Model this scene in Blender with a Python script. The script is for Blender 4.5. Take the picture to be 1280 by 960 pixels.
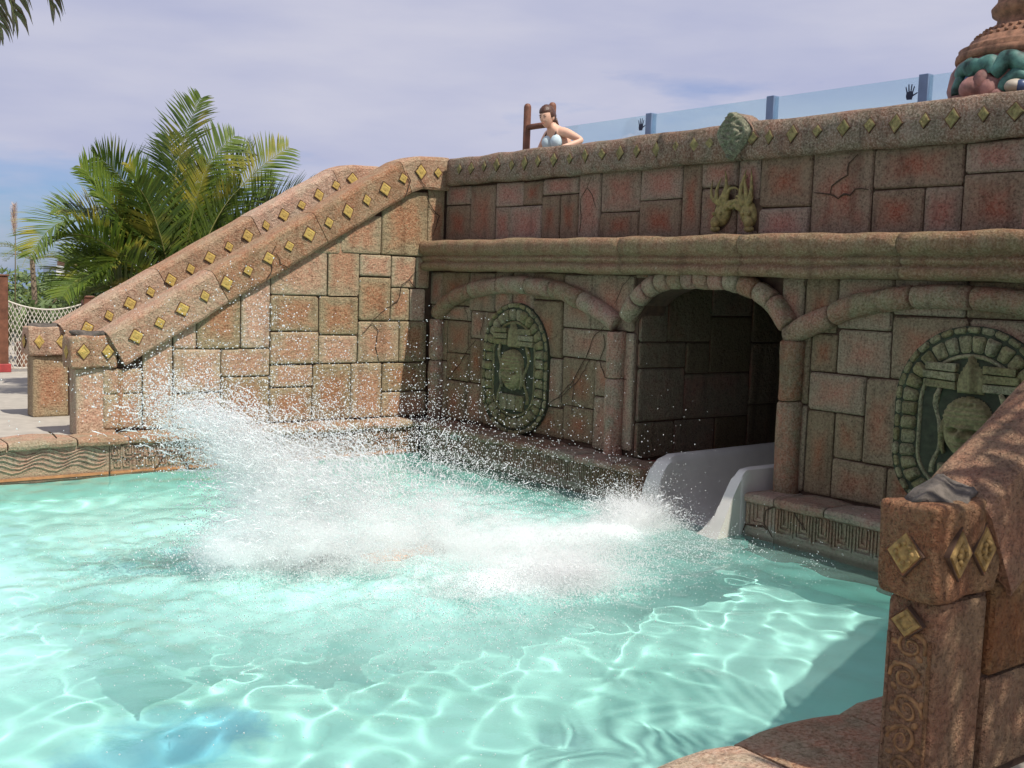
import bpy, bmesh, math, random
import numpy as np
from mathutils import Vector, Matrix, noise

random.seed(7)
rng = np.random.default_rng(11)
for _o in list(bpy.data.objects):
    bpy.data.objects.remove(_o)
SC = bpy.context.scene
COL = SC.collection

# ------------------------------------------------------------------ camera
F = 1400.0
T = np.array([[0.7981626450871329, -0.6015274718446734, 0.03318271543541114],
              [-0.02813299657746814, -0.09223648302176282, -0.9953396232961632],
              [0.6017847841970448, 0.7935093772703204, -0.0905424855688439]])
CAM = np.array([-7.2047, -11.1052, 1.95])
cam_data = bpy.data.cameras.new('camera')
cam = bpy.data.objects.new('camera', cam_data)
COL.objects.link(cam)
r_, d_, f_ = T
cam.matrix_world = Matrix([[r_[0], -d_[0], -f_[0], CAM[0]], [r_[1], -d_[1], -f_[1], CAM[1]],
                           [r_[2], -d_[2], -f_[2], CAM[2]], [0, 0, 0, 1]])
cam_data.sensor_width = 36
cam_data.lens = 36 * F / 1280
cam_data.clip_start = 0.05
cam_data.clip_end = 9000
SC.camera = cam

# ------------------------------------------------------------------ light
SUN = Vector((0.12, -0.58, 1.0)).normalized()          # towards the sun
world = bpy.data.worlds.new('World')
SC.world = world
world.use_nodes = True
nt = world.node_tree
nt.nodes.clear()
N = nt.nodes.new
out = N('ShaderNodeOutputWorld')
bg = N('ShaderNodeBackground')
bg.inputs['Strength'].default_value = 0.1
sky = N('ShaderNodeTexSky')
sky.sky_type = 'NISHITA'
sky.sun_disc = False
sky.sun_elevation = math.asin(SUN.z)
sky.sun_rotation = math.atan2(SUN.x, SUN.y)
sky.air_density = 1.0
sky.dust_density = 0.6
tc = N('ShaderNodeTexCoord')
mp = N('ShaderNodeMapping')
mp.inputs['Scale'].default_value = (1.6, 1.6, 7.0)
mp.inputs['Rotation'].default_value = (0.08, 0.05, 0.6)
cn = N('ShaderNodeTexNoise')
cn.inputs['Scale'].default_value = 2.2
cn.inputs['Detail'].default_value = 7
cn.inputs['Roughness'].default_value = 0.55
sp = N('ShaderNodeSeparateXYZ')
ma = N('ShaderNodeMath'); ma.operation = 'MULTIPLY_ADD'      # elevation*k + noise
ma.inputs[1].default_value = 1.9
cr = N('ShaderNodeValToRGB')
cr.color_ramp.elements[0].position = 0.50
cr.color_ramp.elements[1].position = 0.72
cr.color_ramp.elements[0].color = (0.16, 0.16, 0.16, 1)
cr.color_ramp.elements[1].color = (0.96, 0.96, 0.96, 1)
cn2 = N('ShaderNodeTexNoise')
cn2.inputs['Scale'].default_value = 3.1
cn2.inputs['Detail'].default_value = 8
cc = N('ShaderNodeValToRGB')
cc.color_ramp.elements[0].position = 0.30
cc.color_ramp.elements[1].position = 0.72
cc.color_ramp.elements[0].color = (4.25, 4.45, 6.05, 1)
cc.color_ramp.elements[1].color = (5.55, 5.55, 6.6, 1)
mx = N('ShaderNodeMixRGB')
L = nt.links.new
L(tc.outputs['Generated'], mp.inputs['Vector'])
L(mp.outputs['Vector'], cn.inputs['Vector'])
L(mp.outputs['Vector'], cn2.inputs['Vector'])
L(tc.outputs['Generated'], sp.inputs[0])
L(sp.outputs['Z'], ma.inputs[0])
L(cn.outputs['Fac'], ma.inputs[2])
L(ma.outputs[0], cr.inputs['Fac'])
L(cn2.outputs['Fac'], cc.inputs['Fac'])
L(cr.outputs['Color'], mx.inputs['Fac'])
tn = N('ShaderNodeMixRGB'); tn.blend_type = 'MULTIPLY'; tn.inputs['Fac'].default_value = 1.0
tn.inputs['Color2'].default_value = (0.40, 0.60, 0.98, 1)
L(sky.outputs['Color'], tn.inputs['Color1'])
L(tn.outputs['Color'], mx.inputs['Color1'])
L(cc.outputs['Color'], mx.inputs['Color2'])
L(mx.outputs['Color'], bg.inputs['Color'])
L(bg.outputs[0], out.inputs['Surface'])

sun_data = bpy.data.lights.new('sun', 'SUN')
sun_data.energy = 4.6
sun_data.angle = math.radians(0.55)
sun_data.color = (1.0, 0.945, 0.86)
sun = bpy.data.objects.new('sun', sun_data)
COL.objects.link(sun)
sun.rotation_euler = SUN.to_track_quat('Z', 'Y').to_euler()
sun.location = (0, -6, 20)
MNEE = True
if MNEE:
    sun_data.cycles.is_caustics_light = True
SC.view_settings.view_transform = 'Standard'
SC.view_settings.look = 'None'
SC.view_settings.gamma = 1
SC.view_settings.exposure = 0.15
SC.render.engine = 'CYCLES'
SC.cycles.use_denoising = True
SC.cycles.max_bounces = 10
SC.cycles.diffuse_bounces = 5
SC.cycles.transparent_max_bounces = 10
SC.cycles.volume_bounces = 7
SC.cycles.adaptive_threshold = 0.02
SC.cycles.volume_step_rate = 2.5
SC.cycles.volume_max_steps = 96
SC.cycles.sample_clamp_indirect = 6


# ------------------------------------------------------------------ helpers
def ray(px, py):
    return T.T @ np.array([px - 640, py - 480, F])
def onx(px, py, x=0.):
    d = ray(px, py); return CAM + d * (x - CAM[0]) / d[0]
def ony(px, py, y=0.):
    d = ray(px, py); return CAM + d * (y - CAM[1]) / d[1]
def onz(px, py, z=0.):
    d = ray(px, py); return CAM + d * (z - CAM[2]) / d[2]
def MU(px, py, x=0.):                    # pixel -> (u, v) on the arched wall
    p = onx(px, py, x); return (-p[1], p[2])
def LU(px, py, y=0.):                    # pixel -> (u, v) on the sunlit stair wall
    p = ony(px, py, y); return (p[0], p[2])

def tag(o, label=None, cat=None, group=None, kind=None):
    if label: o['label'] = label
    if cat: o['category'] = cat
    if group: o['group'] = group
    if kind: o['kind'] = kind
    return o
def empty(name, loc=(0, 0, 0), rz=0):
    o = bpy.data.objects.new(name, None)
    COL.objects.link(o)
    o.location = loc; o.rotation_euler = (0, 0, rz)
    o.empty_display_size = 0.2
    return o
def mesh_obj(name, verts, faces, mats, parent=None, smooth=False, mi=None):
    me = bpy.data.meshes.new(name)
    me.from_pydata([tuple(v) for v in verts], [], faces)
    if not isinstance(mats, (list, tuple)): mats = [mats]
    for m in mats: me.materials.append(m)
    if mi is not None: me.polygons.foreach_set('material_index', mi)
    if smooth: me.polygons.foreach_set('use_smooth', [True] * len(me.polygons))
    me.update()
    o = bpy.data.objects.new(name, me)
    COL.objects.link(o)
    if parent: o.parent = parent
    return o
class MB:
    """collects shapes that become ONE mesh object"""
    def __init__(self): self.v = []; self.f = []; self.m = []
    def add(self, v, f, mi=0):
        n = len(self.v); self.v += [tuple(a) for a in v]
        self.f += [[i + n for i in q] for q in f]; self.m += [mi] * len(f); return self
    def box(self, a, b, mi=0, ch=0.0):
        (x0, y0, z0), (x1, y1, z1) = a, b
        if ch <= 0:
            v = [(x0,y0,z0),(x1,y0,z0),(x1,y1,z0),(x0,y1,z0),(x0,y0,z1),(x1,y0,z1),(x1,y1,z1),(x0,y1,z1)]
            return self.add(v, [(0,3,2,1),(4,5,6,7),(0,1,5,4),(1,2,6,5),(2,3,7,6),(3,0,4,7)], mi)
        bm = bmesh.new()
        bmesh.ops.create_cube(bm, size=1)
        for w in bm.verts:
            w.co = Vector((x0 + (w.co.x + .5) * (x1 - x0), y0 + (w.co.y + .5) * (y1 - y0), z0 + (w.co.z + .5) * (z1 - z0)))
        bmesh.ops.bevel(bm, geom=bm.edges[:], offset=ch, segments=2, profile=0.5, affect='EDGES')
        bm.verts.index_update()
        v = [w.co[:] for w in bm.verts]; f = [[w.index for w in q.verts] for q in bm.faces]
        bm.free()
        return self.add(v, f, mi)
    def tube(self, pts, rad, n=8, cap=True, mi=0):
        pts = [Vector(p) for p in pts]
        if not hasattr(rad, '__len__'): rad = [rad] * len(pts)
        ref = None; rings = []
        for i, p in enumerate(pts):
            t = (pts[min(i + 1, len(pts) - 1)] - pts[max(i - 1, 0)]).normalized()
            if ref is None:
                ref = t.orthogonal().normalized()
            ref = (ref - t * ref.dot(t)).normalized()
            b = t.cross(ref)
            rings.append([p + (ref * math.cos(2 * math.pi * k / n) + b * math.sin(2 * math.pi * k / n)) * rad[i] for k in range(n)])
        v = [q for r in rings for q in r]
        f = [(i * n + k, i * n + (k + 1) % n, (i + 1) * n + (k + 1) % n, (i + 1) * n + k) for i in range(len(pts) - 1) for k in range(n)]
        if cap: f += [list(range(n))[::-1], [(len(pts) - 1) * n + k for k in range(n)]]
        return self.add(v, f, mi)
    def lathe(self, prof, c=(0, 0, 0), n=32, mi=0):
        v = []; f = []
        for r, z in prof:
            v += [(c[0] + r * math.cos(2 * math.pi * k / n), c[1] + r * math.sin(2 * math.pi * k / n), c[2] + z) for k in range(n)]
        for i in range(len(prof) - 1):
            f += [(i * n + k, i * n + (k + 1) % n, (i + 1) * n + (k + 1) % n, (i + 1) * n + k) for k in range(n)]
        return self.add(v, f, mi)
    def ball(self, c, r, n=10, m=7, mi=0, rot=None):
        if not hasattr(r, '__len__'): r = (r, r, r)
        v = []; f = []
        for i in range(m + 1):
            th = math.pi * i / m
            for k in range(n):
                q = Vector((r[0] * math.sin(th) * math.cos(2 * math.pi * k / n), r[1] * math.sin(th) * math.sin(2 * math.pi * k / n), r[2] * math.cos(th)))
                if rot: q = rot @ q
                v.append(Vector(c) + q)
        for i in range(m):
            f += [(i * n + k, (i + 1) * n + k, (i + 1) * n + (k + 1) % n, i * n + (k + 1) % n) for k in range(n)]
        return self.add(v, f, mi)
    def build(self, name, mats, parent=None, smooth=False):
        return mesh_obj(name, self.v, self.f, mats, parent, smooth, self.m)
def wob(p, a=0.012, s=3.0, seed=0.0):
    q = Vector(p) * s + Vector((seed, seed * 1.7, -seed))
    return Vector(p) + Vector(noise.noise_vector(q)) * a
def wobble(mb, a=0.012, s=3.0, seed=0.0):
    mb.v = [tuple(wob(p, a, s, seed)) for p in mb.v]
    return mb

# ------------------------------------------------------------------ materials
def new_mat(name):
    m = bpy.data.materials.new(name); m.use_nodes = True
    n = m.node_tree; n.nodes.clear()
    o = n.nodes.new('ShaderNodeOutputMaterial')
    b = n.nodes.new('ShaderNodeBsdfPrincipled')
    n.links.new(b.outputs[0], o.inputs['Surface'])
    return m, n, b, o
def tex_noise(n, vec, scale, detail=4, rough=0.6, dist=0.0):
    t = n.nodes.new('ShaderNodeTexNoise')
    t.inputs['Scale'].default_value = scale; t.inputs['Detail'].default_value = detail
    t.inputs['Roughness'].default_value = rough; t.inputs['Distortion'].default_value = dist
    if vec: n.links.new(vec, t.inputs['Vector'])
    return t.outputs['Fac']
def ramp(n, fac, stops):
    r = n.nodes.new('ShaderNodeValToRGB')
    e = r.color_ramp.elements
    while len(e) < len(stops): e.new(0.5)
    for el, (p, c) in zip(e, stops):
        el.position = p; el.color = (c, c, c, 1) if not hasattr(c, '__len__') else (*c, 1)
    n.links.new(fac, r.inputs['Fac'])
    return r.outputs['Color']
def mix(n, fac, a, b, mode='MIX'):
    x = n.nodes.new('ShaderNodeMixRGB'); x.blend_type = mode
    for sock, val in (('Fac', fac), ('Color1', a), ('Color2', b)):
        if isinstance(val, (int, float)): x.inputs[sock].default_value = val
        elif isinstance(val, (tuple, list)): x.inputs[sock].default_value = (*val, 1)
        else: n.links.new(val, x.inputs[sock])
    return x.outputs['Color']
def math_(n, op, a, b=None, c=None, clamp=False):
    x = n.nodes.new('ShaderNodeMath'); x.operation = op; x.use_clamp = clamp
    for i, val in enumerate((a, b, c)):
        if val is None: continue
        if isinstance(val, (int, float)): x.inputs[i].default_value = val
        else: n.links.new(val, x.inputs[i])
    return x.outputs[0]
def bump(n, b, h, strength=0.5, dist=0.01, prev=None):
    x = n.nodes.new('ShaderNodeBump')
    x.inputs['Strength'].default_value = strength; x.inputs['Distance'].default_value = dist
    n.links.new(h, x.inputs['Height'])
    if prev: n.links.new(prev, x.inputs['Normal'])
    n.links.new(x.outputs['Normal'], b.inputs['Normal'])
    return x.outputs['Normal']
def stone(name, red, olive, dark=(0.05, 0.035, 0.025), edge=True, speck=0.5, rough=0.85, lo=0.05, hi=0.30, pale=(0.5, 0.42, 0.32), bs=0.9, lime=None):
    """sprayed cement: warm middle, greener rim, hammered relief"""
    m, n, b, o = new_mat(name)
    t = n.nodes.new('ShaderNodeTexCoord')
    P = t.outputs['Object']
    oi = n.nodes.new('ShaderNodeObjectInfo')
    off = n.nodes.new('ShaderNodeVectorMath'); off.operation = 'ADD'
    cmb = n.nodes.new('ShaderNodeCombineXYZ')
    for i in range(3): n.links.new(math_(n, 'MULTIPLY', oi.outputs['Random'], 37.0 + 11 * i), cmb.inputs[i])
    n.links.new(P, off.inputs[0]); n.links.new(cmb.outputs[0], off.inputs[1])
    V = off.outputs[0]
    big = tex_noise(n, V, 5.0, 4, 0.6, 0.4)
    if edge:
        s = n.nodes.new('ShaderNodeSeparateXYZ'); n.links.new(t.outputs['Generated'], s.inputs[0])
        ex = math_(n, 'MINIMUM', s.outputs['X'], math_(n, 'SUBTRACT', 1.0, s.outputs['X']))
        ez = math_(n, 'MINIMUM', s.outputs['Z'], math_(n, 'SUBTRACT', 1.0, s.outputs['Z']))
        e = math_(n, 'MINIMUM', ex, ez)
        e = math_(n, 'MULTIPLY_ADD', math_(n, 'SUBTRACT', big, 0.5), 0.55, e)
        e = math_(n, 'MULTIPLY_ADD', math_(n, 'SUBTRACT', oi.outputs['Random'], 0.5), 0.14, e)
        f = ramp(n, e, [(lo, 0.0), (hi, 1.0)])
    else:
        f = ramp(n, big, [(0.38, 0.0), (0.62, 1.0)])
    c = mix(n, f, olive, red)
    fine = tex_noise(n, V, 62.0, 3, 0.7)
    mid = tex_noise(n, V, 24.0, 5, 0.65)
    c = mix(n, math_(n, 'MULTIPLY', ramp(n, fine, [(0.47, 0.0), (0.63, 1.0)]), speck), c, pale)
    c = mix(n, math_(n, 'MULTIPLY', ramp(n, mid, [(0.56, 0.0), (0.74, 1.0)]), 0.55), c, dark)
    c = mix(n, math_(n, 'MULTIPLY', ramp(n, fine, [(0.33, 1.0), (0.46, 0.0)]), 0.65), c, dark)
    mpn = n.nodes.new('ShaderNodeMapping'); mpn.inputs['Scale'].default_value = (5.0, 5.0, 0.7); n.links.new(P, mpn.inputs['Vector'])
    drip = tex_noise(n, mpn.outputs[0], 1.6, 6, 0.65, 0.3)
    c = mix(n, math_(n, 'MULTIPLY', ramp(n, drip, [(0.52, 0.0), (0.68, 1.0)]), 0.42), c, dark)
    c = mix(n, math_(n, 'MULTIPLY', ramp(n, drip, [(0.30, 1.0), (0.44, 0.0)]), 0.25), c, pale)
    if lime:
        sz = n.nodes.new('ShaderNodeSeparateXYZ'); n.links.new(P, sz.inputs[0])
        zz = math_(n, 'MULTIPLY_ADD', math_(n, 'SUBTRACT', drip, 0.5), 0.22, sz.outputs['Z'])
        c = mix(n, math_(n, 'MULTIPLY', ramp(n, zz, [(0.07, 1.0), (0.11, 0.0)]), 0.7), c, lime)
        c = mix(n, math_(n, 'MULTIPLY', ramp(n, sz.outputs['Z'], [(0.0, 1.0), (0.035, 0.0)]), 0.6), c, dark)
    hsv = n.nodes.new('ShaderNodeHueSaturation')
    n.links.new(math_(n, 'MULTIPLY_ADD', oi.outputs['Random'], 0.36, 0.82), hsv.inputs['Value'])
    n.links.new(math_(n, 'MULTIPLY_ADD', oi.outputs['Random'], -0.25, 1.1), hsv.inputs['Saturation'])
    n.links.new(c, hsv.inputs['Color'])
    n.links.new(hsv.outputs[0], b.inputs['Base Color'])
    b.inputs['Roughness'].default_value = rough
    b.inputs['Specular IOR Level'].default_value = 0.25
    h1 = bump(n, b, big, 0.6, 0.03)
    h2 = bump(n, b, mid, 1.0 * bs, 0.028, h1)
    bump(n, b, fine, 1.0 * bs, 0.012, h2)
    return m
def simple(name, col, rough=0.6, var=0.2, scale=12, bmp=0.2, metal=0.0, spec=0.4, bdist=0.006):
    m, n, b, o = new_mat(name)
    t = n.nodes.new('ShaderNodeTexCoord')
    f = tex_noise(n, t.outputs['Object'], scale, 5, 0.6)
    f_c = ramp(n, f, [(0.33, 0.0), (0.67, 1.0)])
    c = mix(n, f_c, tuple(x * (1 - var) for x in col), tuple(min(1, x * (1 + var)) for x in col))
    n.links.new(c, b.inputs['Base Color'])
    b.inputs['Roughness'].default_value = rough; b.inputs['Metallic'].default_value = metal
    b.inputs['Specular IOR Level'].default_value = spec
    if bmp: bump(n, b, f, bmp, bdist)
    return m
def leaf_mat(name, a, b2, c3=None):
    m, n, b, o = new_mat(name)
    t = n.nodes.new('ShaderNodeTexCoord')
    oi = n.nodes.new('ShaderNodeObjectInfo')
    g = n.nodes.new('ShaderNodeNewGeometry')
    c = mix(n, g.outputs['Random Per Island'], a, b2)
    if c3:
        f = ramp(n, tex_noise(n, t.outputs['Object'], 1.8, 2), [(0.52, 0.0), (0.66, 1.0)])
        c = mix(n, f, c, c3)
    n.links.new(c, b.inputs['Base Color'])
    b.inputs['Roughness'].default_value = 0.42
    tr = n.nodes.new('ShaderNodeBsdfTranslucent'); n.links.new(c, tr.inputs['Color'])
    ms = n.nodes.new('ShaderNodeMixShader'); ms.inputs[0].default_value = 0.35
    n.links.new(b.outputs[0], ms.inputs[1]); n.links.new(tr.outputs[0], ms.inputs[2])
    n.links.new(ms.outputs[0], o.inputs['Surface'])
    return m

M = {}
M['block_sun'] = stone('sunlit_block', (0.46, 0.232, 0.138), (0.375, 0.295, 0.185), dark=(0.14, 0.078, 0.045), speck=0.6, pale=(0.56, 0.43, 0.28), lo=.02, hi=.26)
M['block'] = stone('shaded_wall_block', (0.33, 0.130, 0.075), (0.235, 0.170, 0.106), dark=(0.05, 0.032, 0.02), speck=0.42, lo=0.10, hi=0.46, pale=(0.40, 0.31, 0.20))  # same stone as the sunlit blocks, colour darkened to deepen the wall's shade
M['block_up'] = stone('shaded_upper_block', (0.33, 0.112, 0.072), (0.25, 0.17, 0.118), dark=(0.06, 0.034, 0.023), speck=0.42, lo=0.08, hi=0.42, pale=(0.42, 0.30, 0.21))  # upper blocks likewise carry part of their shade in the colour
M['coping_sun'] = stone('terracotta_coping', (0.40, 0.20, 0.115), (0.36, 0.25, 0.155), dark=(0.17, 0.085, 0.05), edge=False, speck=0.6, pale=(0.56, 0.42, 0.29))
M['coping'] = stone('shaded_parapet_coping', (0.25, 0.135, 0.09), (0.19, 0.148, 0.10), dark=(0.06, 0.04, 0.028), edge=False, speck=0.65, pale=(0.44, 0.36, 0.28))  # shaded copy of the sunlit coping: shade mixed into a darker colour
M['cornice'] = stone('cornice_stone', (0.25, 0.13, 0.07), (0.235, 0.168, 0.085), dark=(0.08, 0.05, 0.028), edge=False, speck=0.45, pale=(0.40, 0.32, 0.22), bs=0.8)
M['column'] = stone('column_stone', (0.36, 0.15, 0.09), (0.25, 0.19, 0.115), dark=(0.06, 0.037, 0.023), edge=False, speck=0.6, pale=(0.36, 0.29, 0.21))
M['arch'] = stone('arch_stone', (0.31, 0.145, 0.09), (0.245, 0.20, 0.11), dark=(0.055, 0.036, 0.022), edge=False, speck=0.6, pale=(0.36, 0.29, 0.21))
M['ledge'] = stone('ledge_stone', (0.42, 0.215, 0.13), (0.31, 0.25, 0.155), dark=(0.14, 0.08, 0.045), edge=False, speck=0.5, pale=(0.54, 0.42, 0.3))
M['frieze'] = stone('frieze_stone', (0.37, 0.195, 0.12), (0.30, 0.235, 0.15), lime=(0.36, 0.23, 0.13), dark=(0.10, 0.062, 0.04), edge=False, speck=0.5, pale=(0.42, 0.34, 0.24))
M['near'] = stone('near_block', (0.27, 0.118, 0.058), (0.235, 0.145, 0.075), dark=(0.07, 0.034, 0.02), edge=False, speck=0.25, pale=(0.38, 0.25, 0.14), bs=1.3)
M['ledge_dim'] = stone('shaded_ledge', (0.31, 0.165, 0.11), (0.24, 0.19, 0.125), dark=(0.07, 0.045, 0.03), edge=False, speck=0.5, pale=(0.34, 0.28, 0.21))  # ledge stone again, darkened in colour for the shaded side of the pool
M['frieze_dim'] = stone('shaded_frieze', (0.29, 0.165, 0.105), (0.24, 0.19, 0.125), lime=(0.27, 0.25, 0.20), dark=(0.06, 0.04, 0.026), edge=False, speck=0.5, pale=(0.32, 0.26, 0.19))  # frieze stone with shade in its darker colour; the lime band is staining
M['mortar'] = simple('mortar', (0.075, 0.042, 0.026), 0.95, 0.3, 20, 0.5)
M['green'] = stone('mossy_carving', (0.225, 0.19, 0.088), (0.15, 0.133, 0.072), dark=(0.04, 0.04, 0.022), edge=False, speck=0.45, pale=(0.36, 0.32, 0.18), bs=0.55)
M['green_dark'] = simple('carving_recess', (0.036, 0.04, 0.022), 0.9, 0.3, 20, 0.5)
M['carved'] = simple('carved_face_stone', (0.20, 0.17, 0.08), 0.85, 0.35, 40, 0.35, bdist=.004)
M['dragon'] = simple('ochre_relief', (0.24, 0.185, 0.07), 0.8, 0.4, 30, 0.6)
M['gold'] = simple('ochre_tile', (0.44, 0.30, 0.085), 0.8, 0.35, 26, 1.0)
M['gold_dim'] = simple('shaded_ochre_tile', (0.215, 0.175, 0.07), 0.85, 0.5, 24, 1.0)  # the ochre tile darkened in colour for the shaded parapet
M['near_gold'] = simple('worn_ochre', (0.27, 0.175, 0.06), 0.8, 0.45, 35, 0.8)
M['near_scroll'] = simple('worn_scroll', (0.23, 0.125, 0.055), 0.85, 0.5, 30, 1.0)
M['rim'] = simple('diamond_rim', (0.27, 0.13, 0.07), 0.9, 0.3, 30, 0.4)
M['slate'] = simple('dark_cap_stone', (0.095, 0.08, 0.066), 0.95, 0.45, 22, 1.0, bdist=0.02)
M['crack'] = simple('crack_line', (0.06, 0.035, 0.022), 0.95, 0.2, 20, 0)
M['white_shell'] = simple('white_fibreglass', (0.60, 0.57, 0.515), 0.3, 0.10, 2.2, 0.03, spec=0.5)
M['deck'] = simple('beige_concrete', (0.36, 0.33, 0.28), 0.9, 0.12, 6, 0.3)
M['wood'] = simple('brown_wood', (0.17, 0.07, 0.04), 0.6, 0.35, 9, 0.3)
M['redpaint'] = simple('red_base', (0.35, 0.05, 0.05), 0.6, 0.2, 9, 0.2)
M['rope'] = simple('white_rope', (0.62, 0.58, 0.50), 0.8, 0.15, 60, 0.4)
M['steel'] = simple('blue_grey_post', (0.17, 0.24, 0.37), 0.4, 0.1, 8, 0.0, spec=0.5)
M['sticker'] = simple('black_print', (0.012, 0.02, 0.05), 0.5, 0.1, 8, 0)
M['white_paint'] = simple('white_paint', (0.72, 0.72, 0.68), 0.7, 0.15, 50, 0.1)
M['skin'] = simple('skin', (0.66, 0.40, 0.28), 0.5, 0.06, 9, 0.02)
M['hair'] = simple('brown_hair', (0.075, 0.032, 0.018), 0.45, 0.35, 60, 0.6)
M['bikini'] = simple('pale_blue_cloth', (0.50, 0.62, 0.66), 0.8, 0.08, 30, 0.1)
M['strap'] = simple('dark_strap', (0.06, 0.05, 0.05), 0.8, 0.1, 30, 0)
M['dark_cloth'] = simple('dark_swimwear', (0.02, 0.03, 0.05), 0.7, 0.2, 30, 0.1)
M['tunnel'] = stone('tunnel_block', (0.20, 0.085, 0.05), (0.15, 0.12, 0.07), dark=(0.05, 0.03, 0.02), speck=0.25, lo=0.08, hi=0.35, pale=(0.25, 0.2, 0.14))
M['red_floor'] = simple('red_oxide_paint', (0.30, 0.07, 0.05), 0.7, 0.2, 12, 0.3)
M['floor'] = simple('pool_paint', (0.50, 0.84, 0.765), 0.6, 0.05, 2.5, 0.05)
M['statue_stone'] = simple('carved_terracotta', (0.22, 0.11, 0.065), 0.85, 0.5, 16, 0.9)
M['statue_green'] = simple('teal_paint', (0.05, 0.125, 0.105), 0.6, 0.8, 9, 0.6)
M['statue_pink'] = simple('pink_paint', (0.26, 0.125, 0.105), 0.7, 0.5, 10, 0.6)
M['statue_blue'] = simple('dark_blue_paint', (0.05, 0.08, 0.16), 0.4, 0.3, 8, 0.1)
M['cream'] = simple('cream_paint', (0.38, 0.33, 0.26), 0.6, 0.1, 8, 0.1)
M['leaf'] = leaf_mat('palm_leaflet', (0.075, 0.13, 0.02), (0.16, 0.225, 0.03), (0.36, 0.32, 0.045))
M['leaf_dark'] = leaf_mat('palm_leaflet_dark', (0.04, 0.075, 0.014), (0.09, 0.14, 0.024))
M['leaf_pale'] = leaf_mat('pale_leaf', (0.10, 0.16, 0.06), (0.19, 0.25, 0.09))
M['leaf_dry'] = leaf_mat('dry_leaflet', (0.16, 0.11, 0.05), (0.12, 0.11, 0.05), (0.35, 0.2, 0.03))
M['stem'] = simple('palm_stem', (0.20, 0.19, 0.06), 0.6, 0.3, 12, 0.3)
M['trunk'] = simple('palm_trunk', (0.16, 0.12, 0.08), 0.9, 0.35, 14, 0.8, bdist=0.03)

# glass
m, n, b, o = new_mat('tinted_glass'); M['glass'] = m
n.nodes.remove(b)
tb = n.nodes.new('ShaderNodeBsdfTransparent'); tb.inputs[0].default_value = (0.86, 0.955, 0.975, 1)
gb = n.nodes.new('ShaderNodeBsdfGlossy'); gb.inputs['Roughness'].default_value = 0.02
df = n.nodes.new('ShaderNodeBsdfDiffuse'); df.inputs[0].default_value = (0.55, 0.72, 0.76, 1)
s1 = n.nodes.new('ShaderNodeMixShader'); s1.inputs[0].default_value = 0.07
s2 = n.nodes.new('ShaderNodeMixShader'); s2.inputs[0].default_value = 0.06
n.links.new(tb.outputs[0], s1.inputs[1]); n.links.new(df.outputs[0], s1.inputs[2])
n.links.new(s1.outputs[0], s2.inputs[1]); n.links.new(gb.outputs[0], s2.inputs[2])
n.links.new(s2.outputs[0], o.inputs['Surface'])

# spray droplets
m, n, b, o = new_mat('white_spray'); M['spray'] = m
b.inputs['Base Color'].default_value = (0.985, 0.99, 0.99, 1); b.inputs['Roughness'].default_value = 0.3
tr = n.nodes.new('ShaderNodeBsdfTranslucent'); tr.inputs['Color'].default_value = (0.985, 0.99, 0.99, 1)
ms = n.nodes.new('ShaderNodeMixShader'); ms.inputs[0].default_value = 0.5
n.links.new(b.outputs[0], ms.inputs[1]); n.links.new(tr.outputs[0], ms.inputs[2])
n.links.new(ms.outputs[0], o.inputs['Surface'])

# water: refracting sheet with aerated white foam where the vertex attribute says so
m, n, b, o = new_mat('pool_water'); M['water'] = m
n.nodes.remove(b)
rf = n.nodes.new('ShaderNodeBsdfRefraction'); rf.inputs['IOR'].default_value = 1.33
rf.inputs['Color'].default_value = (0.90, 0.99, 0.975, 1); rf.inputs['Roughness'].default_value = 0.0
gl = n.nodes.new('ShaderNodeBsdfGlossy'); gl.inputs['Roughness'].default_value = 0.03
fr = n.nodes.new('ShaderNodeFresnel'); fr.inputs[0].default_value = 1.33
t = n.nodes.new('ShaderNodeTexCoord')
bn = n.nodes.new('ShaderNodeBump'); bn.inputs['Strength'].default_value = 0.25; bn.inputs['Distance'].default_value = 0.01
n.links.new(tex_noise(n, t.outputs['Object'], 14.0, 3), bn.inputs['Height'])
n.links.new(bn.outputs[0], gl.inputs['Normal']); n.links.new(bn.outputs[0], fr.inputs['Normal'])
w1 = n.nodes.new('ShaderNodeMixShader')
n.links.new(fr.outputs[0], w1.inputs[0]); n.links.new(rf.outputs[0], w1.inputs[1]); n.links.new(gl.outputs[0], w1.inputs[2])
fo = n.nodes.new('ShaderNodeBsdfDiffuse')
at = n.nodes.new('ShaderNodeAttribute'); at.attribute_name = 'foam'
f1 = tex_noise(n, t.outputs['Object'], 2.6, 10, 0.75, 0.8)
f2 = tex_noise(n, t.outputs['Object'], 30.0, 6, 0.8)
ff = math_(n, 'MULTIPLY_ADD', f2, 0.55, f1)
ff = math_(n, 'ADD', math_(n, 'SUBTRACT', ff, 1.12), math_(n, 'MULTIPLY', at.outputs['Fac'], 0.80))
fm = ramp(n, ff, [(0.0, 0.0), (0.5, 0.97)])
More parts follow.
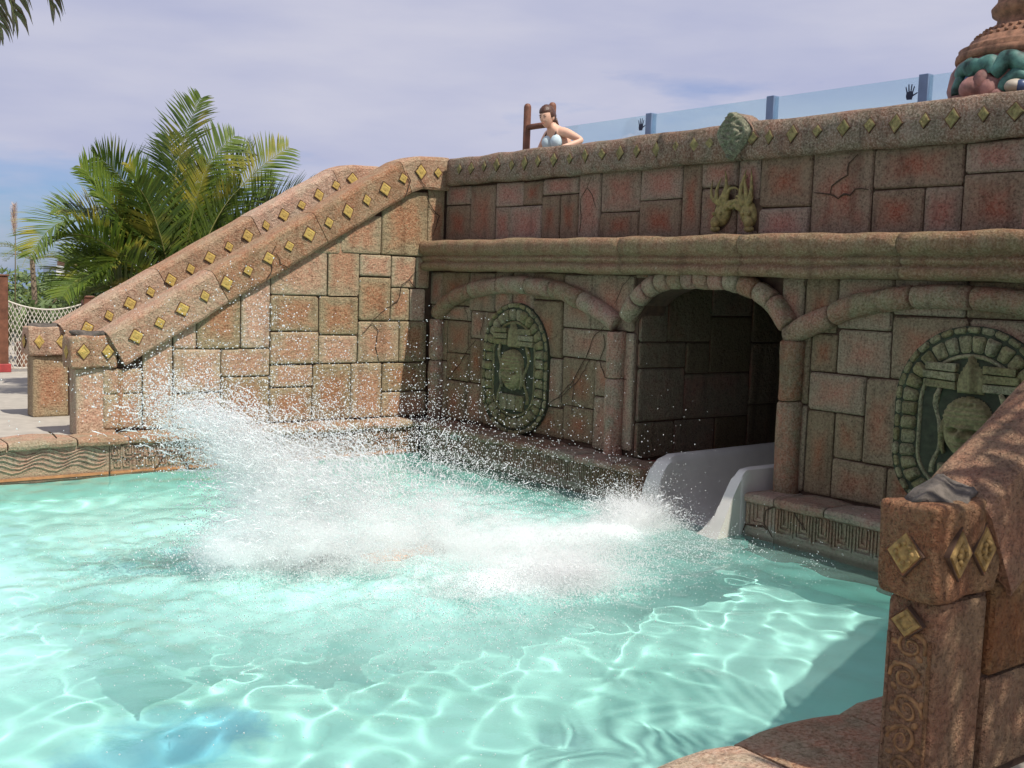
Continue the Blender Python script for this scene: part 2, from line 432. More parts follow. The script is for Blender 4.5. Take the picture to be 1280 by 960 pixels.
# fine bubbles stirred into the water make it milky
at2 = n.nodes.new('ShaderNodeAttribute'); at2.attribute_name = 'milk'
f3 = tex_noise(n, t.outputs['Object'], 0.9, 5, 0.6, 0.5)
mk = math_(n, 'MULTIPLY', at2.outputs['Fac'], ramp(n, f3, [(0.30, 0.45), (0.70, 1.55)]))
md = n.nodes.new('ShaderNodeBsdfDiffuse'); md.inputs['Color'].default_value = (0.47, 0.82, 0.75, 1)
w0 = n.nodes.new('ShaderNodeMixShader')
n.links.new(mk, w0.inputs[0]); n.links.new(rf.outputs[0], w0.inputs[1]); n.links.new(md.outputs[0], w0.inputs[2])
n.links.new(w0.outputs[0], w1.inputs[1])
fo.inputs['Color'].default_value = (0.80, 0.86, 0.85, 1)
w2 = n.nodes.new('ShaderNodeMixShader')
n.links.new(fm, w2.inputs[0]); n.links.new(w1.outputs[0], w2.inputs[1]); n.links.new(fo.outputs[0], w2.inputs[2])
n.links.new(w2.outputs[0], o.inputs['Surface'])

# ------------------------------------------------------------------ setting: ground, sea, pool
ZL = 0.35          # top of the pool ledge, and of the deck round it
WL = -0.02         # water level
FL = -0.95         # pool floor
YN = -8.98         # pool-side face of the near stair wall
# deck sheet with the pool cut out (pool: x -16..0.2, y -8.6..-0.3)
mb = MB()
X0, X1, Y0, Y1 = -60., 60., -40., 46.
for a, b_ in (((X0, -0.3), (X1, Y1)), ((X0, Y0), (X1, -8.6)), ((X0, -8.6), (-16, -0.3))):
    mb.add([(a[0], a[1], ZL - .03), (b_[0], a[1], ZL - .03), (b_[0], b_[1], ZL - .03), (a[0], b_[1], ZL - .03)], [(0, 1, 2, 3)])
g = mb.build('deck_ground', M['deck']); tag(g, kind='structure')
msea = simple('sea_water', (0.03, 0.10, 0.20), 0.2, 0.1, 0.02, 0.0)
g = mesh_obj('sea', [(-7000, -300, -18), (7000, -300, -18), (7000, 8000, -18), (-7000, 8000, -18)], [(0, 1, 2, 3)], msea); tag(g, kind='structure')
mb = MB()
mb.add([(-16, -8.6, FL), (0.1, -8.6, FL), (0.1, -.3, FL), (-16, -.3, FL)], [(0, 1, 2, 3)])
pool_floor = mb.build('pool_floor', M['floor']); tag(pool_floor, kind='structure')
m_, n, b, o = new_mat('blue_mosaic')
t = n.nodes.new('ShaderNodeTexCoord')
vo = n.nodes.new('ShaderNodeTexVoronoi'); vo.inputs['Scale'].default_value = 16; n.links.new(t.outputs['Object'], vo.inputs['Vector'])
wv = n.nodes.new('ShaderNodeTexWave'); wv.wave_type = 'RINGS'; wv.inputs['Scale'].default_value = 2.2; wv.inputs['Distortion'].default_value = 3.0; n.links.new(t.outputs['Object'], wv.inputs['Vector'])
gm = n.nodes.new('ShaderNodeVectorMath'); gm.operation = 'LENGTH'; n.links.new(t.outputs['Object'], gm.inputs[0])
sc3 = n.nodes.new('ShaderNodeSeparateXYZ'); n.links.new(t.outputs['Object'], sc3.inputs[0])
rx_ = math_(n, 'POWER', math_(n, 'DIVIDE', sc3.outputs['X'], .62), 2.0); ry_ = math_(n, 'POWER', math_(n, 'DIVIDE', sc3.outputs['Y'], .46), 2.0)
rad_ = math_(n, 'ADD', math_(n, 'ADD', rx_, ry_), math_(n, 'MULTIPLY', math_(n, 'SUBTRACT', tex_noise(n, t.outputs['Object'], 5, 4), 0.5), 1.3))
mcol = mix(n, wv.outputs['Fac'], mix(n, vo.outputs['Distance'], (0.16, 0.55, 0.70), (0.34, 0.72, 0.76)), (0.10, 0.38, 0.58))
n.links.new(mix(n, ramp(n, rad_, [(0.35, 0.85), (0.85, 0.0)]), (0.50, 0.84, 0.765), mcol), b.inputs['Base Color'])
b.inputs['Roughness'].default_value = 0.6
mc = onz(215, 985, -.62)
mz = [(mc[0] + .80 * math.cos(a), mc[1] + .62 * math.sin(a), FL + .006) for a in np.linspace(0, 2 * math.pi, 40)[:-1]]
mosaic = mesh_obj('mosaic_patch', [(p[0] - mc[0], p[1] - mc[1], p[2]) for p in mz], [list(range(39))], m_, pool_floor)
mosaic.location = (mc[0], mc[1], 0)
mb = MB()
mb.box((-16.2, -8.75, FL - .1), (-16, -.2, ZL - .05))
mb.box((-16, -8.75, FL - .1), (0.2, -8.6, ZL - .06))
mb.box((-16, -.33, FL - .1), (0.2, -.15, -0.12))
mb.box((-.33, -8.6, FL - .1), (0.0, -.33, -0.12))
pool_wall = mb.build('pool_wall', M['floor']); tag(pool_wall, kind='structure')

# water surface ------------------------------------------------------
TRACK_Y = -4.35
def foam_at(x, y):
    g = lambda cx, cy, sx, sy: np.exp(-((x - cx) / sx) ** 2 - ((y - cy) / sy) ** 2)
    f = 0.85 * g(-1.15, -4.55, .5, .28) + 0.95 * g(-2.65, -5.45, .5, .35) + 0.40 * g(-2.0, -4.6, 1.2, .7)
    f += 0.75 * g(-3.6, -4.25, .8, .35) + 0.40 * g(-2.6, -3.6, 1.4, 1.0) + 0.28 * g(-3.4, -5.2, 1.4, .8)
    f += 0.20 * g(-4.3, -6.1, 1.6, .9) + 0.16 * g(-5.6, -3.2, 2.5, 2.0) + 0.16 * g(-5.0, -7.2, 1.5, .8)
    return np.clip(f, 0, 1)
xs = np.concatenate([np.linspace(-16, -8.2, 60)[:-1], np.linspace(-8.2, -.32, 330)])
ys = np.linspace(-8.6, -.33, 320)
GX, GY = np.meshgrid(xs, ys, indexing='ij')
Z = np.zeros_like(GX)
wr = np.random.default_rng(5)
for lam, amp, nn in ((1.6, .006, 6), (0.85, .0030, 9), (0.46, .0033, 14), (0.27, .0019, 14)):
    for _ in range(nn):
        a = wr.uniform(0, 2 * math.pi); k = 2 * math.pi / (lam * wr.uniform(.8, 1.25))
        ph = k * (GX * math.cos(a) + GY * math.sin(a)) + wr.uniform(0, 6.28) + 0.5 * np.sin(1.3 * GX + 1.1 * GY + _)
        Z += amp * np.sin(ph) / math.sqrt(nn) * 1.2
Z *= 1 - .55 * np.exp(-((GX + 6.0) / 2.2) ** 2 - ((GY + 3.4) / 2.6) ** 2)
fo_ = foam_at(GX, GY)
rough = np.exp(-((GX + 2.6) / 2.6) ** 2 - ((GY + 4.4) / 1.6) ** 2)
for lam, amp, nn in ((0.5, .020, 8), (0.22, .013, 10)):
    for _ in range(nn):
        a = wr.uniform(0, 2 * math.pi); k = 2 * math.pi / (lam * wr.uniform(.8, 1.25))
        Z += rough * amp * np.sin(k * (GX * math.cos(a) + GY * math.sin(a)) + wr.uniform(0, 6.28)) / math.sqrt(nn)
Z += .08 * np.exp(-((GX + 3.9) / .55) ** 2 - ((GY + 4.2) / .4) ** 2) + .04 * np.exp(-((GX + 2.7) / .6) ** 2 - ((GY + 5.4) / .45) ** 2)
Z += .05 * np.exp(-((GX + 1.1) / .4) ** 2 - ((GY + 4.5) / .3) ** 2)
nx, ny = GX.shape
V = np.stack([GX, GY, WL + Z], -1).reshape(-1, 3)
I = np.arange(nx * ny).reshape(nx, ny)
Q = np.stack([I[:-1, :-1], I[1:, :-1], I[1:, 1:], I[:-1, 1:]], -1).reshape(-1, 4)
me = bpy.data.meshes.new('pool_water')
me.vertices.add(len(V)); me.vertices.foreach_set('co', V.ravel())
me.loops.add(Q.size); me.loops.foreach_set('vertex_index', Q.ravel())
me.polygons.add(len(Q)); me.polygons.foreach_set('loop_start', np.arange(0, Q.size, 4))
me.update(calc_edges=True); me.validate()
me.polygons.foreach_set('use_smooth', np.ones(len(Q), bool))
at_ = me.attributes.new('foam', 'FLOAT', 'POINT'); at_.data.foreach_set('value', fo_.ravel().astype(np.float32))
mk_ = .40 * np.exp(-((GX + 4.6) / 3.0) ** 2 - ((GY + 4.6) / 2.6) ** 2) + .34 * np.exp(-((GX + 2.4) / 2.2) ** 2 - ((GY + 4.2) / 1.8) ** 2) + .12
mk_ *= 1 - .8 * np.exp(-((GY + .2) / .7) ** 2)
mk_ *= 1 - .85 * np.exp(-((GX + 5.3) / 1.0) ** 2 - ((GY + 6.9) / .9) ** 2)
mk_ *= 1 - .75 * np.exp(-((GX + .3) / 2.2) ** 2 - ((GY + 7.6) / 2.2) ** 2)
at_ = me.attributes.new('milk', 'FLOAT', 'POINT'); at_.data.foreach_set('value', mk_.ravel().astype(np.float32))
me.materials.append(M['water'])
water = bpy.data.objects.new('pool_water', me); COL.objects.link(water); tag(water, kind='structure')
if MNEE:
    water.cycles.is_caustics_caster = True
    pool_floor.cycles.is_caustics_receiver = True
    pool_wall.cycles.is_caustics_receiver = True
    mosaic.cycles.is_caustics_receiver = True

# ------------------------------------------------------------------ block masonry
def clip_poly(poly, f):
    """keep the part of a polygon where f(u,v) <= 0"""
    o = []
    for i in range(len(poly)):
        a, b = poly[i], poly[(i + 1) % len(poly)]
        fa, fb = f(*a), f(*b)
        if fa <= 0: o.append(a)
        if (fa < 0 < fb) or (fb < 0 < fa):
            t = fa / (fa - fb); o.append((a[0] + (b[0] - a[0]) * t, a[1] + (b[1] - a[1]) * t))
    return o
def inset(poly, d):
    n = len(poly); o = []
    cx = sum(p[0] for p in poly) / n; cy = sum(p[1] for p in poly) / n
    for i in range(n):
        p0, p, p1 = Vector(poly[i - 1]), Vector(poly[i]), Vector(poly[(i + 1) % n])
        e0 = (p - p0).normalized(); e1 = (p1 - p).normalized()
        n0 = Vector((-e0.y, e0.x)); n1 = Vector((-e1.y, e1.x))
        s = n0 + n1
        k = d * 2 / max(s.length_squared, 0.35)
        o.append(tuple(p + s * k))
    return o
def area(poly):
    return .5 * sum(poly[i][0] * poly[(i + 1) % len(poly)][1] - poly[(i + 1) % len(poly)][0] * poly[i][1] for i in range(len(poly)))
def block(poly, mat, parent, base=0.0, proud=0.022, gap=0.0062, name='block', mapf=None):
    """one stone of a wall: outline in (u, v); its face stands proud of the mortar plane (towards local -y)"""
    if len(poly) < 3: return None
    if area(poly) < 0: poly = poly[::-1]
    if area(poly) < 0.004: return None
    p = inset(poly, gap)
    if area(p) < 0.002: return None
    jit = lambda s: random.uniform(-s, s)
    p = [(u + jit(.004), v + jit(.004)) for u, v in p]
    rr = [random.uniform(.008, .022) for _ in p]
    def cut(pp):                             # cut the corners a little
        q = []
        for i in range(len(pp)):
            a, b, c = Vector(pp[i - 1]), Vector(pp[i]), Vector(pp[(i + 1) % len(pp)])
            r = min(rr[i], .3 * (a - b).length, .3 * (c - b).length)
            q += [tuple(b + (a - b).normalized() * r), tuple(b + (c - b).normalized() * r)]
        return q
    h = proud + jit(.009)
    wmin = min((Vector(p[i]) - Vector(p[i - 1])).length for i in range(len(p)))
    q = cut(p); n = len(q)
    i1 = cut(inset(p, min(.011, wmin * .15)))
    i2 = cut(inset(p, min(.035, wmin * .28)))
    tilt_u, tilt_v = jit(.012), jit(.012)
    cu = sum(a[0] for a in q) / n; cv = sum(a[1] for a in q) / n
    fz = lambda u, v, d: -(base + d + (u - cu) * tilt_u + (v - cv) * tilt_v)
    vs = [(u, .03 - base, v) for u, v in q] + [(u, fz(u, v, h * .35), v) for u, v in q]
    vs += [(u, fz(u, v, h * .86), v) for u, v in i1] + [(u, fz(u, v, h), v) for u, v in i2]
    fs = []
    for k in range(3):
        fs += [(k * n + i, k * n + (i + 1) % n, (k + 1) * n + (i + 1) % n, (k + 1) * n + i) for i in range(n)]
    fs.append([3 * n + i for i in range(n)])
    if mapf: vs = [mapf(*v_) for v_ in vs]
    return mesh_obj(name, vs, fs, mat, parent)
def rects(crop, lst, fn, **kw):
    """rectangles traced in an enlarged view of the photograph -> (u, v) outlines on a wall plane"""
    ox, oy, s = crop; o = []
    for x0, y0, x1, y1 in lst:
        a = fn(ox + x0 / s, oy + y0 / s, **kw); b = fn(ox + x1 / s, oy + y1 / s, **kw)
        o.append([(min(a[0], b[0]), min(a[1], b[1])), (max(a[0], b[0]), min(a[1], b[1])), (max(a[0], b[0]), max(a[1], b[1])), (min(a[0], b[0]), max(a[1], b[1]))])
    return o
def snap(polys, tol=.085):
    """let neighbouring stones share their joints"""
    B = [[p[0][0], p[0][1], p[2][0], p[2][1]] for p in polys]
    for ax in (0, 1):
        lo, hi, ol, oh = ax, ax + 2, 1 - ax, 3 - ax
        par = list(range(2 * len(B)))
        def find(i):
            while par[i] != i: i = par[i]
            return i
        val = [b[lo] for b in B] + [b[hi] for b in B]
        n = len(B)
        for i in range(n):
            for j in range(n):
                if i != j and min(B[i][oh], B[j][oh]) - max(B[i][ol], B[j][ol]) > .05 and abs(B[i][hi] - B[j][lo]) < tol:
                    a, b = find(n + i), find(j)
                    if a != b: par[a] = b
        cl = {}
        for k in range(2 * n): cl.setdefault(find(k), []).append(val[k])
        for i in range(n):
            c = cl[find(i)]; d = cl[find(n + i)]
            if find(i) == find(n + i): continue
            B[i][lo] = sum(c) / len(c); B[i][hi] = sum(d) / len(d)
    return [[(b[0], b[1]), (b[2], b[1]), (b[2], b[3]), (b[0], b[3])] for b in B]
def crack(pts, parent, depth, w=.006, branches=()):
    mb = MB()
    P = []
    for i in range(len(pts) - 1):
        a, b = Vector(pts[i]), Vector(pts[i + 1]); k = max(2, int((b - a).length / .05))
        P += [a.lerp(b, j / k) + Vector((random.uniform(-.008, .008), random.uniform(-.008, .008))) * (j > 0) for j in range(k)]
    P.append(Vector(pts[-1]))
    v = []; f = []
    for i, p in enumerate(P):
        t = (P[min(i + 1, len(P) - 1)] - P[max(i - 1, 0)]).normalized(); nrm = Vector((-t.y, t.x))
        ww = w * (.4 + .6 * math.sin(math.pi * (i + .5) / len(P))) * random.uniform(.7, 1.2)
        for s in (-1, 1):
            q = p + nrm * ww * s; v.append((q.x, -depth, q.y))
        v.append((p.x, -depth - .004, p.y))
    for i in range(len(P) - 1):
        a, b = 3 * i, 3 * i + 3
        f += [(a, b, b + 2, a + 2), (a + 2, b + 2, b + 1, a + 1)]
    return mesh_obj('crack', v, f, M['crack'], parent)
def diamond(c, hw, hh, parent, depth, mats, rotfn=None, name='diamond'):
    """ochre diamond tile in a dark groove; outline in (u, v)"""
    v = []; f = []; mi = []
    def ring(s, d): return [(c[0] + x * hw * s, -(depth + d), c[1] + z * hh * s) for x, z in ((-1, 0), (0, -1), (1, 0), (0, 1))]
    hw *= random.uniform(.88, 1.08); hh *= random.uniform(.88, 1.06)
    for s, d in ((1.16, -.014), (1.14, .005), (1.08, .006), (1.03, .0015), (0.98, .0015), (0.93, .010), (0.60, .012), (0.50, .008), (.2, .012)):
        v += [wob(p, .006, 9) for p in ring(s, d)]
    for k in range(8):
        for i in range(4):
            f.append((4 * k + i, 4 * k + (i + 1) % 4, 4 * k + 4 + (i + 1) % 4, 4 * k + 4 + i)); mi.append(0 if k < 2 else (1 if k < 4 else 2))
    f.append((32, 33, 34, 35)); mi.append(2)
    if rotfn: v = [rotfn(p) for p in v]
    return mesh_obj(name, v, f, mats, parent, False, mi)

# ------------------------------------------------------------------ arched wall (local frame: u -> +x, out of the wall -> -y)
HALF = -math.pi / 2
wall = empty('arched_wall', (0, 0, 0), HALF)
tag(wall, 'shaded terracotta block wall with tunnel arch, carved panels and diamond parapet', 'wall')
UE = 8.98                                          # the wall's far end
TU0, TU1, TSP = 3.50, 5.26, 1.62                   # tunnel jambs and springing height
TC, TR, TH = (TU0 + TU1) / 2, (TU1 - TU0) / 2, 2.0
arch_z = lambda u: TSP + (TH - TSP) * math.sqrt(max(0, 1 - ((u - TC) / TR) ** 2))
mb = MB()                                           # mortar backing with the tunnel opening
D0, D1 = 0.012, 0.30
mb.box((-.05, D0, -1.0), (TU0, D1, 2.36)); mb.box((TU1, D0, -1.0), (UE + .1, D1, 2.36))
ns = 24
for i in range(ns):
    u0 = TU0 + (TU1 - TU0) * i / ns; u1 = TU0 + (TU1 - TU0) * (i + 1) / ns
    z0, z1 = arch_z(u0), arch_z(u1)
    mb.add([(u0, D0, z0), (u1, D0, z1), (u1, D0, 2.36), (u0, D0, 2.36), (u0, D1, z0), (u1, D1, z1), (u1, D1, 2.36), (u0, D1, 2.36)],
           [(0, 1, 2, 3), (4, 7, 6, 5), (0, 4, 5, 1)])
mb.build('mortar_backing', M['mortar'], wall)
mb = MB()                                           # upper wall core, platform
mb.box((-.05, .172, 2.37), (UE + .1, .42, 3.2))
mb.build('parapet_core', M['mortar'], wall)

K2, K3, K9 = (540, 330, 4.174), (680, 330, 3.31), (980, 300, 2.4)
low = rects(K2, [(0,40,60,215),(60,40,203,215),(203,40,335,250),(335,40,420,250),(420,40,535,330),(535,40,690,188),(0,215,80,290),(60,215,207,288),
    (-5,290,80,500),(-5,500,80,820),(80,288,207,465),(80,465,203,608),(207,250,290,390),(203,390,280,622),(80,608,180,830),(180,622,270,835),(270,622,330,850),
    (280,390,420,622),(330,622,520,880),(290,250,420,390),(420,330,535,622),(535,188,690,485),(520,485,682,740),(520,740,690,915)], MU)
low += rects(K3, [(85,40,203,270),(203,40,380,272),(380,40,470,300),(85,270,285,393),(80,393,215,592),(215,400,290,550),(80,592,205,750),(205,550,285,780),(285,272,375,780)], MU)
low += rects(K9, [(0,105,65,280),(65,105,165,272),(165,105,330,270),(330,105,555,230),(555,105,760,240),(-10,280,80,490),(-20,490,65,775),(80,272,162,400),(162,270,327,412),
    (80,400,246,522),(246,412,345,683),(65,508,150,775),(150,522,240,660),(142,660,308,806),(308,683,420,815),(327,230,555,412),(345,412,560,683),(420,683,600,850),
    (555,240,760,470),(560,470,760,700),(600,700,760,880)], MU)
for u0, u1 in ((7.32, 7.9), (7.9, 8.45), (8.45, 8.98)):
    z = .36
    for z1 in (.8, 1.25, 1.7, 2.06): low.append([(u0, z), (u1, z), (u1, z1), (u0, z1)]); z = z1
low = snap(low)
fa = lambda u, v: -((((u - TC) / (TR + .04)) ** 2 + (max(v - TSP, 0) / (TH - TSP + .03)) ** 2) - 1)
for p in low:
    c = (sum(q[0] for q in p) / 4, sum(q[1] for q in p) / 4)
    p = [(u, min(max(v, ZL + .005), 2.07)) for u, v in p]
    if any(TU0 - .02 < u < TU1 + .02 and v < arch_z(u) + .02 for u, v in p):
        if c[0] < TC: p = clip_poly(p, lambda u, v: u - (TU0 - .01) if v < TSP + .05 else -1)
        else: p = clip_poly(p, lambda u, v: (TU1 + .01) - u if v < TSP + .05 else -1)
        us = [q[0] for q in p]; vs_ = [q[1] for q in p]
        if not us: continue
        p = [(min(us), min(vs_)), (max(us), min(vs_)), (max(us), max(vs_)), (min(us), max(vs_))]
    if p[0][0] > TU0 - .05 and p[1][0] < TU1 + .05 and p[0][1] < TH: p = [(u, max(v, TH + .02)) for u, v in p]
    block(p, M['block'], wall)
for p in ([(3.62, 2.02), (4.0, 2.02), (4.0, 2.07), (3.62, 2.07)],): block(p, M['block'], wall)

K5, K6, K7 = (540, 180, 6.4), (640, 100, 4.0), (940, 60, 3.765)
UPX = .155
upb = rects(K5, [(118,345,315,490),(118,492,308,745),(315,335,512,735),(512,315,735,497),(735,300,890,490),(512,500,632,730),(632,495,887,725),(890,280,1182,408),(887,408,1030,720),(1030,402,1176,715)], MU, x=UPX)
upb += rects(K6, [(340,470,447,770),(447,455,645,660),(447,660,640,765),(645,430,855,600),(642,600,850,758),(853,420,950,750),(950,405,1155,537),(948,537,1110,750),(1110,537,1240,750),(1155,395,1242,640)], MU, x=UPX)
upb += rects(K7, [(40,515,285,750),(36,750,280,845),(284,495,570,832),(571,475,1000,660),(571,658,812,832),(812,655,996,830),(1002,445,1300,553),(998,553,1300,830)], MU, x=UPX)
for u0, u1 in ((6.76, 7.35), (7.35, 7.9), (7.9, 8.5), (8.5, 8.97)):
    zs = 2.4 + random.uniform(.2, .4)
    for a, b_ in ((2.4, zs), (zs, 3.03)): upb.append([(u0, a), (u1, a), (u1, b_), (u0, b_)])
upb = snap(upb)
for p in upb:
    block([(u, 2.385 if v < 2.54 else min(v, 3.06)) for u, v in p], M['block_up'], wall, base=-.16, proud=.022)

def sweep(prof, stations, mat, name, parent, wa=.012, ws=2.5, seed=0., caps=True):
    """closed profile [(depth_out, v)] swept along straight u stations"""
    v = []; f = []; n = len(prof)
    for u in stations: v += [wob((u, -d, z), wa, ws, seed) for d, z in prof]
    for i in range(len(stations) - 1):
        f += [(i * n + k, i * n + (k + 1) % n, (i + 1) * n + (k + 1) % n, (i + 1) * n + k) for k in range(n)]
    if caps: f += [list(range(n))[::-1], [(len(stations) - 1) * n + k for k in range(n)]]
    o = mesh_obj(name, v, f, mat, parent, True)
    me_ = o.data
    for e in (): pass
    return o
# cornice: three rolls, cast in lengths
cprof = [(-.30, 2.06), (.10, 2.055), (.165, 2.065), (.195, 2.095), (.185, 2.135), (.15, 2.15), (.155, 2.165), (.175, 2.18), (.175, 2.205), (.155, 2.222),
         (.165, 2.235), (.205, 2.25), (.225, 2.29), (.222, 2.35), (.20, 2.385), (.15, 2.40), (-.30, 2.405)]
edges = [0.0, 3.42, 4.86, 6.35, 8.98]
for a, b_ in zip(edges[:-1], edges[1:]):
    st = list(np.linspace(a + .004, b_ - .004, max(6, int((b_ - a) / .09))))
    sweep(cprof, st, M['cornice'], 'cornice_stone', wall, .016, 3.0)
# parapet coping
pprof = [(-.46, 3.06), (-.16, 3.055), (-.10, 3.03), (-.06, 3.045), (-.045, 3.09), (-.053, 3.22), (-.063, 3.318), (-.10, 3.348), (-.22, 3.352), (-.40, 3.34), (-.46, 3.30)]
edges = [0.155, 3.62, 4.62, 8.98]
for a, b_ in zip(edges[:-1], edges[1:]):
    dd = .012 if (a, b_) == (3.62, 4.62) else 0
    st = list(np.linspace(a + .004, b_ - .004, max(6, int((b_ - a) / .09))))
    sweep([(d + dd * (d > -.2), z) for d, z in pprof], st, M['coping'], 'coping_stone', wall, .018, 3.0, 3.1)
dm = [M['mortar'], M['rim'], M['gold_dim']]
tr5 = [(140,220),(230,205),(322,192),(425,180),(530,175),(640,170),(750,150),(858,140),(975,120),(1105,110),(1235,100)]
tr6 = [(456,373),(540,362),(627,355),(725,345),(825,335),(918,328),(990,317),(1207,312)]
tr7 = [(85,430),(197,415),(312,410),(435,402),(558,385),(680,372),(818,360),(948,352),(1092,338),(1240,330)]
pts = [MU(540 + a / 6.4, 180 + b_ / 6.4, .06) for a, b_ in tr5] + [MU(640 + a / 4, 100 + b_ / 4, .06) for a, b_ in tr6] + [MU(940 + a / 3.765, 60 + b_ / 3.765, .06) for a, b_ in tr7]
pts += [(6.90 + .21 * k, 3.2) for k in range(1, 10)]
for i, p in enumerate(pts):
    if p[0] < .2: continue
    s = .070 if i % 2 == 0 else .056
    diamond((p[0], 3.205), s * .82, s, wall, -.040, dm, lambda q: tuple(wob((q[0], q[1] + max(0, q[2] - 3.09) * .07, q[2]), .018, 3.0, 3.1)))

# ------------------------------------------------------------------ arches and columns
def spline(pts, n):
    P = [Vector((p[0], p[1])) for p in pts]; P = [P[0] * 2 - P[1]] + P + [P[-1] * 2 - P[-2]]
    o = []
    for i in range(1, len(P) - 2):
        for k in range(n):
            t = k / n; a, b, c, d = P[i - 1], P[i], P[i + 1], P[i + 2]
            o.append(.5 * ((2 * b) + (c - a) * t + (2 * a - 5 * b + 4 * c - d) * t * t + (3 * b - a - 3 * c + d) * t ** 3))
    o.append(P[-2]); return o
def arch_stones(path, cuts, rad, mat, name='arch_stone', depth=.05, flat=1.0):
    pts = spline(path, 12)
    L_ = [0]
    for a, b in zip(pts[:-1], pts[1:]): L_.append(L_[-1] + (b - a).length)
    tot = L_[-1]
    def at(s):
        s = min(max(s, 0), tot)
        for i in range(len(L_) - 1):
            if L_[i + 1] >= s:
                return pts[i].lerp(pts[i + 1], (s - L_[i]) / max(1e-6, L_[i + 1] - L_[i]))
        return pts[-1]
    cuts = [c * tot for c in cuts]
    for a, b in zip(cuts[:-1], cuts[1:]):
        n = max(3, int((b - a) / .07) + 2)
        ss = [a + .006 + (b - a - .012) * i / (n - 1) for i in range(n)]
        ss = [ss[0], ss[0] + .014] + ss[1:-1] + [ss[-1] - .014, ss[-1]]
        rr = [rad * .84, rad] + [rad * random.uniform(.98, 1.04) for _ in range(len(ss) - 4)] + [rad, rad * .84]
        q = [at(s) for s in ss]
        mbb = MB().tube([(p.x, -depth, p.y) for p in q], rr, 12)
        wobble(mbb, .012, 5.0)
        mbb.build(name, mat, wall, True)
def column(u, z0, z1, r, cuts, mat=None, depth=.05, lean=0.0):
    zz = [z0] + cuts + [z1]
    for a, b in zip(zz[:-1], zz[1:]):
        prof = [(r * .86, a + .004), (r, a + .022)] + [(r * random.uniform(.98, 1.03), a + (b - a) * t) for t in (.2, .4, .6, .8)] + [(r, b - .022), (r * .86, b - .004)]
        mbb = MB().lathe(prof, (u + lean * (a - z0), -depth, 0), 14)
        wobble(mbb, .014, 5.0, u)
        mbb.build('column_drum', mat or M['column'], wall, True)
c5 = lambda l: [MU(500 + a / 4, 280 + b / 4) for a, b in l]
pl = c5([(205,452),(260,392),(340,345),(440,318),(530,308),(620,305),(705,312),(780,325),(850,345),(920,378),(1000,420),(1060,460),(1110,502)])
arch_stones(pl, [0, .115, .235, .40, .555, .675, .82, 1.0], .092, M['arch'])
c8 = lambda l: [MU(740 + a / 2.4625, 310 + b / 2.4625) for a, b in l]
pt = c8([(122,218),(150,168),(190,125),(235,103),(285,97),(335,97),(390,98),(450,103),(505,122),(555,152),(592,190),(622,240)])
arch_stones(pt, [0, .10, .175, .25, .325, .40, .475, .55, .63, .71, .79, .88, 1.0], .088, M['arch'], depth=.06)
c9 = lambda l: [MU(980 + a / 2.4, 300 + b / 2.4) for a, b in l]
pr = c9([(22,290),(90,256),(150,230),(240,195),(340,178),(430,171),(520,170),(620,176),(720,190)])
e = pr[-1]; pr += [(e[0] + .35, e[1] - .06), (e[0] + .7, e[1] - .19), (8.75, 1.55)]
arch_stones(pr, [0, .13, .33, .46, .60, .75, .88, 1.0], .09, M['arch'])
column(MU(550, 400)[0] + .02, ZL - .02, MU(550, 398)[1], .09, [MU(550, 450)[1]])
cu = MU(776, 430)[0]; column(cu, ZL - .04, MU(776, 414)[1], .095, [MU(776, 473)[1]])
cu = MU(997, 430)[0]; column(cu, ZL - .04, MU(997, 425)[1], .102, [MU(992, 500)[1]])
column(8.72, ZL - .02, 1.5, .11, [1.0])

# ------------------------------------------------------------------ carved niches
def stadium(cx, cz, hw, hh, top):
    """point + outward normal along a tall oval: straight sides, round head and foot"""
    ry = hw * .95; zt = cz + hh - ry; zb = cz - hh + ry * .8
    def f(s):
        Ls = zt - zb; La = math.pi * hw; Lb = math.pi * hw * .9; tot = 2 * Ls + La + Lb
        s = (s % 1) * tot
        if s < La:
            a = math.pi - s / La * math.pi; return (cx + hw * math.cos(a), zt + ry * math.sin(a)), (math.cos(a), math.sin(a))
        s -= La
        if s < Ls: return (cx + hw, zt - s), (1, 0)
        s -= Ls
        if s < Lb:
            a = -s / Lb * math.pi; return (cx + hw * math.cos(a), zb + ry * .8 * math.sin(a)), (math.cos(a), math.sin(a))
        s -= Lb
        return (cx - hw, zb + s), (-1, 0)
    return f, 2 * (zt - zb) + math.pi * hw * 1.9
def relief(u0, u1, v0, v1, nu, nv, hf, mat, parent, name, depth):
    v = []; f = []
    for j in range(nv + 1):
        for i in range(nu + 1):
            u = u0 + (u1 - u0) * i / nu; w = v0 + (v1 - v0) * j / nv
            v.append((u, -(depth + hf(u, w)), w))
    for j in range(nv):
        for i in range(nu):
            a = j * (nu + 1) + i; q = (a, a + 1, a + nu + 2, a + nu + 1)
            if max(-v[k][1] - depth for k in q) > .002: f.append(q)
    return mesh_obj(name, v, f, mat, parent, True)
gs = lambda x, s: math.exp(-(x / s) ** 2)
